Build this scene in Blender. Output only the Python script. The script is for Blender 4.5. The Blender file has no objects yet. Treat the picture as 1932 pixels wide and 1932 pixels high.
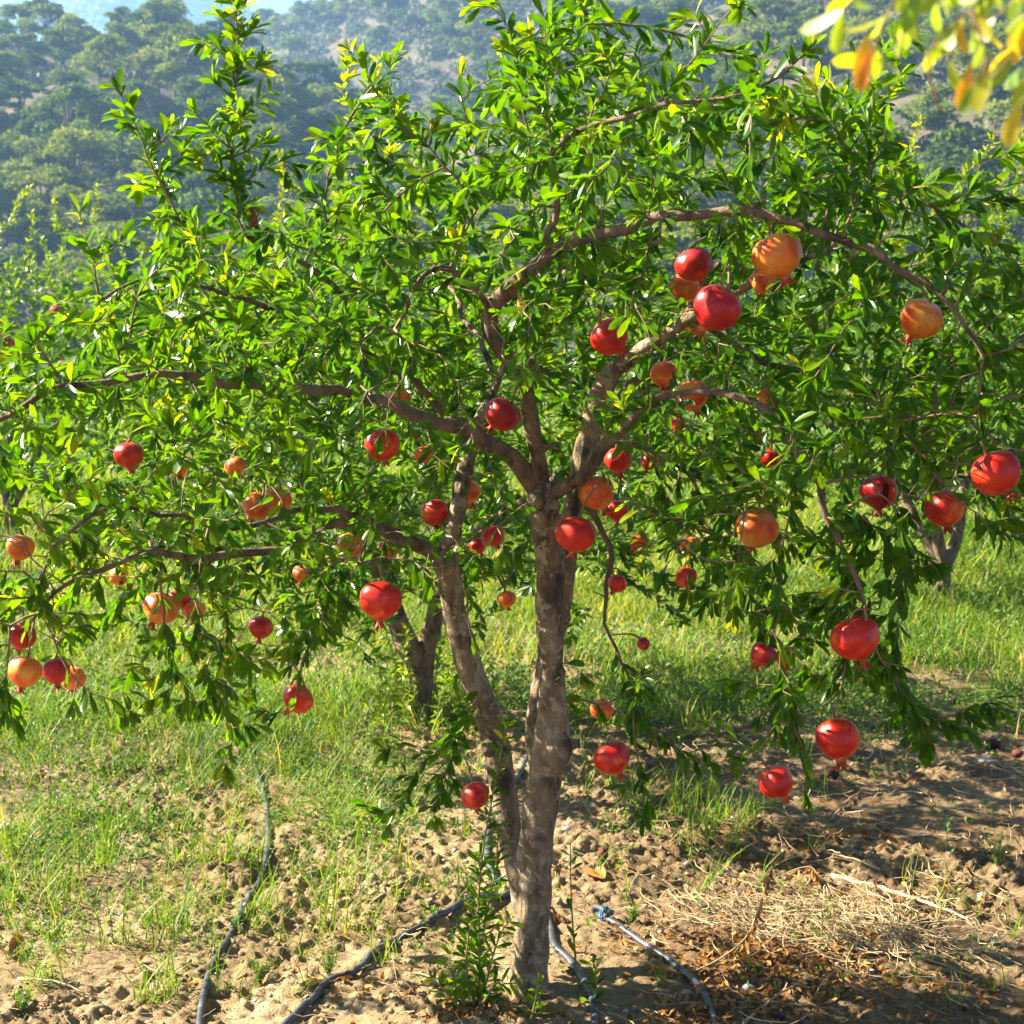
import bpy, math, random
import numpy as np
from mathutils import Vector, Matrix

random.seed(7)
RNG = np.random.default_rng(7)
sc = bpy.context.scene
COL = sc.collection

# ------------------------------------------------------------------ camera geometry
F = 2817.0            # focal length in units of a 1932 px wide picture
CAM_H = 1.52
PITCH = math.atan2(966 - 650, F)
CP, SP = math.cos(PITCH), math.sin(PITCH)


def ray(u, v):
    a, b = (u - 966) / F, (966 - v) / F
    return np.array([a, CP + b * SP, -SP + b * CP])


def W(u, v, Y):
    """the place seen at (u, v) that stands Y metres away"""
    d = ray(u, v)
    k = Y / d[1]
    return np.array([d[0] * k, Y, CAM_H + d[2] * k])


def GP(u, v):
    """the place on flat ground seen at (u, v)"""
    d = ray(u, v)
    k = -CAM_H / d[2]
    return np.array([d[0] * k, d[1] * k])


def proj(P):
    P = np.asarray(P, float)
    x, y, z = P[..., 0], P[..., 1], P[..., 2] - CAM_H
    dep = y * CP - z * SP
    up = y * SP + z * CP
    return 966 + F * x / dep, 966 - F * up / dep


# ------------------------------------------------------------------ numpy noise
def _hash(ix, iy, iz, s):
    h = (ix.astype(np.int64) * 374761393 + iy.astype(np.int64) * 668265263 + iz.astype(np.int64) * 2147483647 + s * 974711) & 0xFFFFFFFF
    h = ((h ^ (h >> 13)) * 1274126177) & 0xFFFFFFFF
    h = h ^ (h >> 16)
    return (h & 0xFFFFFF) / float(0xFFFFFF)


def vnoise(x, y, z=None, s=0):
    x = np.asarray(x, float); y = np.asarray(y, float)
    z = np.zeros_like(x) if z is None else np.asarray(z, float)
    ix, iy, iz = np.floor(x), np.floor(y), np.floor(z)
    fx, fy, fz = x - ix, y - iy, z - iz
    fx = fx * fx * (3 - 2 * fx); fy = fy * fy * (3 - 2 * fy); fz = fz * fz * (3 - 2 * fz)
    r = 0
    for a in (0, 1):
        for b in (0, 1):
            for c in (0, 1):
                w = (fx if a else 1 - fx) * (fy if b else 1 - fy) * (fz if c else 1 - fz)
                r = r + w * _hash(ix + a, iy + b, iz + c, s)
    return r


def fbm(x, y, z=None, o=4, s=0):
    r, a, t = 0, 1.0, 0
    for k in range(o):
        f = 2.0 ** k
        r = r + a * vnoise(x * f + 17.3 * k, y * f - 9.1 * k, None if z is None else z * f, s + k)
        t += a
        a *= 0.5
    return r / t


# ------------------------------------------------------------------ mesh helpers
def mesh_from(name, V, Q=None, T=None, mats=(), midx=None, tint=None, smooth=True):
    V = np.asarray(V, np.float32).reshape(-1, 3)
    Q = np.zeros((0, 4), np.int32) if Q is None else np.asarray(Q, np.int32).reshape(-1, 4)
    T = np.zeros((0, 3), np.int32) if T is None else np.asarray(T, np.int32).reshape(-1, 3)
    me = bpy.data.meshes.new(name)
    nq, nt = len(Q), len(T)
    me.vertices.add(len(V))
    me.vertices.foreach_set('co', V.ravel())
    me.loops.add(nq * 4 + nt * 3)
    me.loops.foreach_set('vertex_index', np.concatenate([Q.ravel(), T.ravel()]).astype(np.int32))
    me.polygons.add(nq + nt)
    st = np.concatenate([np.arange(nq) * 4, nq * 4 + np.arange(nt) * 3]).astype(np.int32)
    me.polygons.foreach_set('loop_start', st)
    me.polygons.foreach_set('use_smooth', np.full(nq + nt, smooth, bool))
    for m in mats:
        me.materials.append(m)
    if midx is not None:
        me.polygons.foreach_set('material_index', np.asarray(midx, np.int32))
    if tint is not None:
        at = me.attributes.new('tint', 'FLOAT', 'POINT')
        at.data.foreach_set('value', np.asarray(tint, np.float32))
    me.update(calc_edges=True)
    me.validate()
    return me


def link(name, me, parent=None, loc=None):
    o = bpy.data.objects.new(name, me)
    COL.objects.link(o)
    if parent is not None:
        o.parent = parent
    if loc is not None:
        o.location = loc
    return o


def tag(o, label=None, cat=None, group=None, kind=None):
    if label: o['label'] = label
    if cat: o['category'] = cat
    if group: o['group'] = group
    if kind: o['kind'] = kind
    return o


def empty(name, loc=(0, 0, 0)):
    return link(name, None, None, loc)


class MB:
    """collects pieces (quads + tris + per-vertex tint + material index) of ONE mesh"""
    def __init__(self):
        self.V, self.Q, self.T, self.tint, self.mq, self.mt, self.n = [], [], [], [], [], [], 0

    def add(self, V, Q=None, T=None, tint=0.5, mat=0):
        V = np.asarray(V, float).reshape(-1, 3)
        self.V.append(V)
        if Q is not None and len(Q):
            Q = np.asarray(Q).reshape(-1, 4); self.Q.append(Q + self.n); self.mq.append(np.full(len(Q), mat))
        if T is not None and len(T):
            T = np.asarray(T).reshape(-1, 3); self.T.append(T + self.n); self.mt.append(np.full(len(T), mat))
        self.tint.append(np.broadcast_to(np.asarray(tint, float), (len(V),)))
        self.n += len(V)

    def mesh(self, name, mats, smooth=True):
        Q = np.concatenate(self.Q) if self.Q else None
        T = np.concatenate(self.T) if self.T else None
        mi = np.concatenate((self.mq or [np.zeros(0)]) + (self.mt or [np.zeros(0)]))
        return mesh_from(name, np.concatenate(self.V), Q, T, mats, mi, np.concatenate(self.tint), smooth)


def norm(a):
    return a / np.maximum(np.linalg.norm(a, axis=-1, keepdims=True), 1e-9)


def catmull(P, n_per):
    P = np.asarray(P, float)
    Q = np.vstack([2 * P[0] - P[1], P, 2 * P[-1] - P[-2]])
    out = []
    for i in range(len(P) - 1):
        p0, p1, p2, p3 = Q[i], Q[i + 1], Q[i + 2], Q[i + 3]
        for k in range(n_per):
            t = k / n_per
            out.append(0.5 * ((2 * p1) + (-p0 + p2) * t + (2 * p0 - 5 * p1 + 4 * p2 - p3) * t * t + (-p0 + 3 * p1 - 3 * p2 + p3) * t ** 3))
    out.append(P[-1])
    return np.array(out)


def resample(P, step):
    """P: n x k, first three columns are positions"""
    d = np.r_[0, np.cumsum(np.linalg.norm(np.diff(P[:, :3], axis=0), axis=1))]
    n = max(2, int(d[-1] / step) + 1)
    s = np.linspace(0, d[-1], n)
    return np.stack([np.interp(s, d, P[:, k]) for k in range(P.shape[1])], 1)


def tube(mb, P, R, sides=8, rough=0.0, tint=0.5, mat=0, seed=0, cap=True):
    P = np.asarray(P, float); n = len(P)
    R = np.broadcast_to(np.asarray(R, float), (n,))
    Tn = norm(np.gradient(P, axis=0))
    a = np.cross(Tn[0], [0, 0, 1.0])
    if np.linalg.norm(a) < 1e-3: a = np.cross(Tn[0], [0, 1.0, 0])
    a = a / np.linalg.norm(a)
    A = []
    for i in range(n):
        a = a - Tn[i] * np.dot(a, Tn[i]); a = a / np.linalg.norm(a); A.append(a)
    A = np.array(A); B = np.cross(Tn, A)
    th = np.linspace(0, 2 * math.pi, sides, endpoint=False)
    ring = A[:, None, :] * np.cos(th)[None, :, None] + B[:, None, :] * np.sin(th)[None, :, None]
    V = P[:, None, :] + ring * R[:, None, None]
    if rough:
        q = V
        nz = fbm(q[..., 0] * 16, q[..., 1] * 16, q[..., 2] * 9, 3, seed) - 0.5
        nz2 = fbm(q[..., 0] * 60, q[..., 1] * 60, q[..., 2] * 26, 2, seed + 9) - 0.5
        V = V + ring * (R[:, None, None] * rough * (1.5 * nz + 0.95 * nz2)[..., None])
    V = V.reshape(-1, 3)
    i = np.arange(n - 1)[:, None] * sides
    j = np.arange(sides)[None, :]
    k = (j + 1) % sides
    Q = np.stack([i + j, i + k, i + sides + k, i + sides + j], -1).reshape(-1, 4)
    Tt = None
    if cap:
        V = np.vstack([V, P[0], P[-1]])
        jj = np.arange(sides); kk = (jj + 1) % sides
        Tt = np.vstack([np.stack([kk, jj, np.full(sides, n * sides)], 1),
                        np.stack([(n - 1) * sides + jj, (n - 1) * sides + kk, np.full(sides, n * sides + 1)], 1)])
    mb.add(V, Q, Tt, tint, mat)


def seg_prisms(mb, A, Bp, ra, rb, sides=5, tint=0.5, mat=0):
    """independent little tapered prisms from A to B, vectorised"""
    n = len(A)
    if not n: return
    d = norm(Bp - A)
    ref = np.where(np.abs(d[:, 2:3]) > 0.9, np.array([[1.0, 0, 0]]), np.array([[0, 0, 1.0]]))
    a = norm(np.cross(d, ref)); b = np.cross(d, a)
    th = np.linspace(0, 2 * math.pi, sides, endpoint=False)
    ring = a[:, None] * np.cos(th)[None, :, None] + b[:, None] * np.sin(th)[None, :, None]
    V = np.concatenate([A[:, None] + ring * ra[:, None, None], (Bp + d * 0.002)[:, None] + ring * rb[:, None, None]], 1)
    base = np.arange(n)[:, None] * (2 * sides)
    j = np.arange(sides)[None]; k = (j + 1) % sides
    Q = np.stack([base + j, base + k, base + sides + k, base + sides + j], -1).reshape(-1, 4)
    mb.add(V.reshape(-1, 3), Q, None, np.repeat(np.broadcast_to(tint, (n,)), 2 * sides), mat)


def leaves(mb, P, D, N, L, Wd, tint, fold=0.25, bend=0.25, rng=RNG, detail=True, mat=0, prof=None, twist=0.0):
    """many leaves: base P, direction D, rough normal N, length L, width ratio Wd"""
    n = len(P)
    if not n: return
    D = norm(D); S = norm(np.cross(N, D)); N = np.cross(D, S)
    if detail:
        t = np.array([0, 0.25, 0.55, 0.85, 1.0]); w = np.array([0.08, 0.58, 0.98, 0.86, 0.10])
    else:
        t = np.array([0, 0.5, 1.0]); w = np.array([0.12, 1.0, 0.1])
    if prof is not None:
        t, w = prof
    m = len(t)
    bn = bend * (0.4 + 1.2 * rng.random(n)) * np.where(rng.random(n) < 0.85, 1, -0.7)
    fo = fold * (0.3 + 1.3 * rng.random(n))
    tw = twist * (rng.random(n) * 2 - 1)
    L = np.broadcast_to(L, (n,)); Wd = np.broadcast_to(Wd, (n,))
    X = t[None, :] - 0.12 * (bn[:, None] ** 2) * t[None, :] ** 2
    Z = -bn[:, None] * t[None, :] ** 2 * 0.6
    V = np.zeros((n, m, 3, 3))
    wav = 0.12 * (rng.random((n, m)) - 0.5)
    for c, sg in enumerate((-1, 0, 1)):
        y = sg * w[None, :] * (Wd[:, None] * 0.5)
        z = Z + abs(sg) * w[None, :] * Wd[:, None] * 0.5 * (fo[:, None] + sg * wav)
        ca = np.cos(tw[:, None] * t[None]); sa = np.sin(tw[:, None] * t[None])
        y2 = y * ca - (z - Z) * sa; z2 = Z + y * sa + (z - Z) * ca
        V[:, :, c, :] = P[:, None, :] + L[:, None, None] * (X[..., None] * D[:, None] + y2[..., None] * S[:, None] + z2[..., None] * N[:, None])
    base = np.arange(n)[:, None, None] * (m * 3)
    i = np.arange(m - 1)[None, :, None] * 3
    c = np.arange(2)[None, None, :]
    b = base + i + c
    Q = np.stack([b, b + 3, b + 4, b + 1], -1).reshape(-1, 4)
    mb.add(V.reshape(-1, 3), Q, None, np.repeat(np.broadcast_to(tint, (n,)), m * 3), mat)


def randdir(n, rng=RNG):
    return norm(rng.normal(size=(n, 3)))


# ------------------------------------------------------------------ materials
def new_mat(name):
    m = bpy.data.materials.new(name)
    m.use_nodes = True
    nt = m.node_tree
    nt.nodes.clear()
    out = nt.nodes.new('ShaderNodeOutputMaterial')
    return m, nt, out


def nd(nt, typ, **kw):
    n = nt.nodes.new(typ)
    for k, v in kw.items():
        if hasattr(n, k) and k not in n.inputs: setattr(n, k, v)
        else: n.inputs[k].default_value = v
    return n


def ramp(nt, fac, stops):
    r = nt.nodes.new('ShaderNodeValToRGB')
    e = r.color_ramp.elements
    while len(e) < len(stops): e.new(0.5)
    for el, (p, c) in zip(e, stops):
        el.position = p
        el.color = (c[0], c[1], c[2], 1) if not np.isscalar(c) else (c, c, c, 1)
    nt.links.new(fac, r.inputs[0])
    return r.outputs['Color']


def mixc(nt, fac, a, b, mode='MIX'):
    m = nt.nodes.new('ShaderNodeMix'); m.data_type = 'RGBA'; m.blend_type = mode
    for s, val in ((m.inputs['Factor'], fac), (m.inputs['A'], a), (m.inputs['B'], b)):
        if hasattr(val, 'links') or isinstance(val, bpy.types.NodeSocket): nt.links.new(val, s)
        elif np.isscalar(val): s.default_value = val
        else: s.default_value = (val[0], val[1], val[2], 1)
    return [o for o in m.outputs if o.type == 'RGBA'][0]


def leaf_mat(name, stops, transl=0.42, tmul=(1.5, 1.45, 0.5), rough=0.38, spec=0.5, mottling=True, perobj=False):
    m, nt, out = new_mat(name)
    at = nd(nt, 'ShaderNodeAttribute', attribute_name='tint')
    col = ramp(nt, at.outputs['Fac'], stops)
    if mottling:
        tc = nd(nt, 'ShaderNodeTexCoord')
        nz = nd(nt, 'ShaderNodeTexNoise', Scale=70.0, Detail=2.0)
        nt.links.new(tc.outputs['Object'], nz.inputs['Vector'])
        v = ramp(nt, nz.outputs['Fac'], [(0.3, 0.78), (0.7, 1.22)])
        col = mixc(nt, 1.0, col, v, 'MULTIPLY')
    if perobj:
        oi = nd(nt, 'ShaderNodeObjectInfo')
        col = mixc(nt, 1.0, col, ramp(nt, oi.outputs['Random'], [(0.0, (0.55, 0.68, 0.85)), (0.5, (1.0, 1.0, 1.0)), (1.0, (1.5, 1.32, 1.0))]), 'MULTIPLY')
    pb = nd(nt, 'ShaderNodeBsdfPrincipled', Roughness=rough)
    pb.inputs['Specular IOR Level'].default_value = spec
    nt.links.new(col, pb.inputs['Base Color'])
    tr = nd(nt, 'ShaderNodeBsdfTranslucent')
    nt.links.new(mixc(nt, 1.0, col, tmul, 'MULTIPLY'), tr.inputs['Color'])
    mx = nd(nt, 'ShaderNodeMixShader', Fac=transl)
    nt.links.new(pb.outputs[0], mx.inputs[1]); nt.links.new(tr.outputs[0], mx.inputs[2])
    nt.links.new(mx.outputs[0], out.inputs['Surface'])
    return m


def bark_mat(name, base, pale, dark, scale=1.0, lichen=0.52, coord='Object'):
    m, nt, out = new_mat(name)
    tc = nd(nt, 'ShaderNodeTexCoord')
    n1 = nd(nt, 'ShaderNodeTexNoise', Scale=26.0 * scale, Detail=5.0, Roughness=0.62)
    mp = nd(nt, 'ShaderNodeMapping'); mp.inputs['Scale'].default_value = (1, 1, 0.35)
    nt.links.new(tc.outputs[coord], mp.inputs['Vector'])
    nt.links.new(mp.outputs[0], n1.inputs['Vector'])
    col = ramp(nt, n1.outputs['Fac'], [(0.33, dark), (0.5, base), (0.72, [c * 1.35 for c in base])])
    n2 = nd(nt, 'ShaderNodeTexNoise', Scale=34.0 * scale, Detail=5.0, Roughness=0.65, Distortion=0.3)
    nt.links.new(tc.outputs[coord], n2.inputs['Vector'])
    f = ramp(nt, n2.outputs['Fac'], [(lichen, 0.0), (lichen + 0.06, 0.75)])
    col = mixc(nt, f, col, pale)
    n4 = nd(nt, 'ShaderNodeTexNoise', Scale=9.0 * scale, Detail=3.0)
    nt.links.new(tc.outputs[coord], n4.inputs['Vector'])
    f2 = ramp(nt, n4.outputs['Fac'], [(0.56, 0.0), (0.66, 0.8)])
    col = mixc(nt, f2, col, dark)
    n3 = nd(nt, 'ShaderNodeTexNoise', Scale=120.0 * scale, Detail=4.0, Roughness=0.7)
    nt.links.new(mp.outputs[0], n3.inputs['Vector'])
    ad = nd(nt, 'ShaderNodeMath', operation='ADD')
    nt.links.new(n3.outputs['Fac'], ad.inputs[0]); nt.links.new(n1.outputs['Fac'], ad.inputs[1])
    bp = nd(nt, 'ShaderNodeBump', Strength=1.0, Distance=0.010)
    nt.links.new(ad.outputs[0], bp.inputs['Height'])
    pb = nd(nt, 'ShaderNodeBsdfPrincipled', Roughness=0.85)
    pb.inputs['Specular IOR Level'].default_value = 0.25
    nt.links.new(col, pb.inputs['Base Color']); nt.links.new(bp.outputs[0], pb.inputs['Normal'])
    nt.links.new(pb.outputs[0], out.inputs['Surface'])
    return m


def simple_mat(name, stops, scale=20.0, rough=0.8, bump=0.0, spec=0.3, tint=False, detail=4.0, bscale=None, transl=0.0):
    m, nt, out = new_mat(name)
    tc = nd(nt, 'ShaderNodeTexCoord')
    nz = nd(nt, 'ShaderNodeTexNoise', Scale=scale, Detail=detail, Roughness=0.6)
    nt.links.new(tc.outputs['Object'], nz.inputs['Vector'])
    if tint:
        at = nd(nt, 'ShaderNodeAttribute', attribute_name='tint')
        col = ramp(nt, at.outputs['Fac'], stops)
        col = mixc(nt, 1.0, col, ramp(nt, nz.outputs['Fac'], [(0.3, 0.75), (0.7, 1.25)]), 'MULTIPLY')
    else:
        col = ramp(nt, nz.outputs['Fac'], stops)
    pb = nd(nt, 'ShaderNodeBsdfPrincipled', Roughness=rough)
    pb.inputs['Specular IOR Level'].default_value = spec
    nt.links.new(col, pb.inputs['Base Color'])
    if bump:
        bp = nd(nt, 'ShaderNodeBump', Strength=bump, Distance=0.004)
        n2 = nd(nt, 'ShaderNodeTexNoise', Scale=bscale or scale * 3, Detail=4.0)
        nt.links.new(tc.outputs['Object'], n2.inputs['Vector'])
        nt.links.new(n2.outputs['Fac'], bp.inputs['Height'])
        nt.links.new(bp.outputs[0], pb.inputs['Normal'])
    sh = pb.outputs[0]
    if transl:
        tr = nd(nt, 'ShaderNodeBsdfTranslucent'); nt.links.new(col, tr.inputs['Color'])
        mx = nd(nt, 'ShaderNodeMixShader', Fac=transl)
        nt.links.new(sh, mx.inputs[1]); nt.links.new(tr.outputs[0], mx.inputs[2]); sh = mx.outputs[0]
    nt.links.new(sh, out.inputs['Surface'])
    return m


LEAF_STOPS = [(0.0, (0.022, 0.080, 0.003)), (0.45, (0.055, 0.140, 0.003)), (0.8, (0.125, 0.215, 0.004)), (1.0, (0.38, 0.35, 0.010))]
M_LEAF = leaf_mat('pomegranate_leaf', LEAF_STOPS, transl=0.5, tmul=(2.1, 1.9, 0.2), rough=0.28, spec=0.2)
M_LEAF_BG = leaf_mat('orchard_leaf', [(0.0, (0.04, 0.11, 0.006)), (0.5, (0.085, 0.18, 0.007)), (0.85, (0.19, 0.27, 0.009)), (1.0, (0.36, 0.36, 0.02))], transl=0.45, tmul=(1.9, 1.75, 0.35))
M_LEAF_NEAR = leaf_mat('yellowing_leaf', [(0.0, (0.14, 0.26, 0.03)), (0.45, (0.32, 0.38, 0.03)), (0.75, (0.55, 0.45, 0.03)), (1.0, (0.62, 0.26, 0.02))], transl=0.5, tmul=(1.5, 1.4, 0.4), rough=0.35)
M_BARK = bark_mat('pomegranate_bark', (0.235, 0.165, 0.095), (0.41, 0.335, 0.225), (0.05, 0.037, 0.025))
M_LIMB = bark_mat('limb_bark', (0.20, 0.135, 0.085), (0.36, 0.29, 0.20), (0.055, 0.038, 0.025), lichen=0.62)
M_TWIG = simple_mat('twig_bark', [(0.3, (0.12, 0.07, 0.035)), (0.7, (0.27, 0.18, 0.10))], 40, 0.7)
M_SHOOT = simple_mat('green_shoot', [(0.3, (0.16, 0.20, 0.04)), (0.7, (0.26, 0.17, 0.06))], 25, 0.6)
M_PINE = leaf_mat('pine_needles', [(0.0, (0.06, 0.09, 0.016)), (0.5, (0.13, 0.175, 0.026)), (1.0, (0.22, 0.25, 0.035))], transl=0.3, tmul=(1.6, 1.6, 0.5), rough=0.8, spec=0.1, mottling=False, perobj=True)
M_SCRUB = leaf_mat('scrub_leaf', [(0.0, (0.05, 0.065, 0.035)), (0.5, (0.10, 0.12, 0.06)), (1.0, (0.16, 0.17, 0.07))], transl=0.2, tmul=(1.2, 1.2, 0.8), rough=0.7, spec=0.15, mottling=False)
M_PTRUNK = simple_mat('pine_trunk', [(0.3, (0.10, 0.07, 0.05)), (0.7, (0.2, 0.15, 0.11))], 3, 0.9)
M_GRASS = leaf_mat('grass_blade', [(0.0, (0.055, 0.13, 0.010)), (0.5, (0.14, 0.24, 0.012)), (0.82, (0.26, 0.31, 0.025)), (1.0, (0.45, 0.37, 0.16))], transl=0.4, tmul=(1.6, 1.5, 0.45), rough=0.5, spec=0.3, mottling=False)
M_WEED = leaf_mat('weed_leaf', [(0.0, (0.05, 0.12, 0.03)), (0.5, (0.10, 0.20, 0.035)), (1.0, (0.19, 0.28, 0.04))], transl=0.38, tmul=(1.6, 1.5, 0.5), rough=0.55, spec=0.25, mottling=False)
M_DRY = leaf_mat('dry_leaf', [(0.0, (0.10, 0.045, 0.02)), (0.5, (0.30, 0.14, 0.035)), (1.0, (0.52, 0.29, 0.07))], transl=0.25, tmul=(1.3, 1.1, 0.7), rough=0.6, spec=0.25)
M_STRAW = simple_mat('straw', [(0.0, (0.20, 0.13, 0.07)), (0.5, (0.40, 0.29, 0.15)), (1.0, (0.62, 0.48, 0.27))], 30, 0.7, tint=True)
M_CLOD = simple_mat('soil_clod', [(0.0, (0.15, 0.10, 0.05)), (0.5, (0.28, 0.20, 0.108)), (1.0, (0.42, 0.315, 0.185))], 60, 0.95, 0.5, 0.1, tint=True)
M_STONE = simple_mat('stone', [(0.3, (0.25, 0.23, 0.20)), (0.7, (0.46, 0.43, 0.38))], 40, 0.85, 0.5)
M_HOSE = simple_mat('black_pipe', [(0.35, (0.028, 0.030, 0.036)), (0.62, (0.075, 0.078, 0.088)), (0.8, (0.26, 0.24, 0.22))], 30, 0.42, 0.2, 0.5)
M_BLUE = simple_mat('blue_plastic', [(0.3, (0.03, 0.14, 0.42)), (0.7, (0.05, 0.20, 0.52))], 60, 0.4, 0, 0.5)
M_OLDFRUIT = simple_mat('rotting_fruit', [(0.3, (0.06, 0.014, 0.012)), (0.6, (0.17, 0.035, 0.025)), (0.8, (0.26, 0.09, 0.06))], 45, 0.55, 0.5)
M_DARKFRUIT = simple_mat('blackened_fruit', [(0.3, (0.014, 0.006, 0.008)), (0.7, (0.06, 0.02, 0.022))], 45, 0.5, 0.5)
M_CALYX = simple_mat('calyx', [(0.35, (0.20, 0.05, 0.02)), (0.5, (0.45, 0.07, 0.015)), (0.7, (0.64, 0.22, 0.05))], 2.2, 0.6, 0.4)
M_ARIL = simple_mat('split_flesh', [(0.35, (0.03, 0.006, 0.006)), (0.6, (0.22, 0.015, 0.015)), (0.75, (0.72, 0.52, 0.25))], 90, 0.5, 0.8)


def fruit_mat(name, deep, mid, pale, bias):
    m, nt, out = new_mat(name)
    tc = nd(nt, 'ShaderNodeTexCoord'); oi = nd(nt, 'ShaderNodeObjectInfo')
    ofs = nd(nt, 'ShaderNodeVectorMath', operation='SCALE'); ofs.inputs[0].default_value = (31, 17, 53)
    nt.links.new(oi.outputs['Random'], ofs.inputs['Scale'])
    ad = nd(nt, 'ShaderNodeVectorMath', operation='ADD')
    nt.links.new(tc.outputs['Object'], ad.inputs[0]); nt.links.new(ofs.outputs[0], ad.inputs[1])
    n1 = nd(nt, 'ShaderNodeTexNoise', Scale=1.1, Detail=3.0, Roughness=0.5, Distortion=0.5)
    nt.links.new(ad.outputs[0], n1.inputs['Vector'])
    mp = nd(nt, 'ShaderNodeMapping'); mp.inputs['Scale'].default_value = (7, 7, 0.9)
    nt.links.new(ad.outputs[0], mp.inputs['Vector'])
    ns = nd(nt, 'ShaderNodeTexNoise', Scale=1.2, Detail=4.0, Roughness=0.6)
    nt.links.new(mp.outputs[0], ns.inputs['Vector'])
    mm = nd(nt, 'ShaderNodeMath', operation='MULTIPLY_ADD'); mm.inputs[1].default_value = 0.22
    nt.links.new(ns.outputs['Fac'], mm.inputs[0]); nt.links.new(n1.outputs['Fac'], mm.inputs[2])
    col = ramp(nt, mm.outputs[0], [(0.40 + bias, deep), (0.60 + bias, mid), (0.80 + bias, pale)])
    sp = nd(nt, 'ShaderNodeTexNoise', Scale=24.0, Detail=2.0)
    nt.links.new(ad.outputs[0], sp.inputs['Vector'])
    f = ramp(nt, sp.outputs['Fac'], [(0.66, 0.0), (0.72, 0.55)])
    col = mixc(nt, f, col, pale)
    sp2 = nd(nt, 'ShaderNodeTexNoise', Scale=5.0, Detail=5.0, Roughness=0.7)
    nt.links.new(ad.outputs[0], sp2.inputs['Vector'])
    f2 = ramp(nt, sp2.outputs['Fac'], [(0.58, 0.0), (0.70, 0.65)])
    col = mixc(nt, f2, col, (0.30, 0.11, 0.035))
    bp = nd(nt, 'ShaderNodeBump', Strength=0.12, Distance=0.05)
    nt.links.new(sp.outputs['Fac'], bp.inputs['Height'])
    pb = nd(nt, 'ShaderNodeBsdfPrincipled', Roughness=0.34)
    pb.inputs['Specular IOR Level'].default_value = 0.33
    pb.inputs['Subsurface Weight'].default_value = 0.0
    nt.links.new(col, pb.inputs['Base Color']); nt.links.new(bp.outputs[0], pb.inputs['Normal'])
    nt.links.new(pb.outputs[0], out.inputs['Surface'])
    return m


FM = {
    'r': fruit_mat('red_rind', (0.44, 0.008, 0.007), (0.62, 0.024, 0.008), (0.74, 0.20, 0.03), 0.07),
    'c': fruit_mat('crimson_rind', (0.30, 0.005, 0.010), (0.48, 0.012, 0.010), (0.68, 0.12, 0.025), 0.09),
    'o': fruit_mat('orange_rind', (0.58, 0.030, 0.010), (0.72, 0.13, 0.016), (0.78, 0.34, 0.05), 0.0),
    'y': fruit_mat('yellow_rind', (0.62, 0.055, 0.010), (0.72, 0.16, 0.016), (0.77, 0.32, 0.05), 0.0),
}

# ------------------------------------------------------------------ ground
TRUNK_Y = 3.36


def gheight(x, y):
    x = np.asarray(x, float); y = np.asarray(y, float)
    near = np.clip((14 - y) / 9, 0, 1) * np.clip((y - 0.5) / 1.5, 0, 1)
    big = (fbm(x * 0.9, y * 0.9, None, 3, 3) - 0.5) * 0.10
    mid = (fbm(x * 6.0, y * 6.0, None, 4, 11) - 0.5) * 0.060
    r = 1 - np.abs(fbm(x * 22, y * 22, None, 3, 21) * 2 - 1)
    fine = (r - 0.75) * 0.014 + (fbm(x * 45, y * 45, None, 4, 31) - 0.5) * 0.040
    rough = 0.35 + 1.1 * np.clip(fbm(x * 1.7, y * 1.7, None, 2, 41) * 2.2 - 0.55, 0, 1)
    roll = (fbm(x * 0.06, y * 0.06, None, 2, 5) - 0.5) * 0.5 * np.clip((y - 12) / 25, 0, 1)
    return (big + mid * rough + fine * rough) * near + roll


def axis(fine0, fine1, step, lo, hi, grow):
    a = list(np.arange(fine0, fine1, step))
    s, p = step, a[-1]
    while p < hi:
        s *= grow; p += s; a.append(p)
    s, p = step, a[0]
    pre = []
    while p > lo:
        s *= grow; p -= s; pre.append(p)
    return np.array(pre[::-1] + a)


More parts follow.
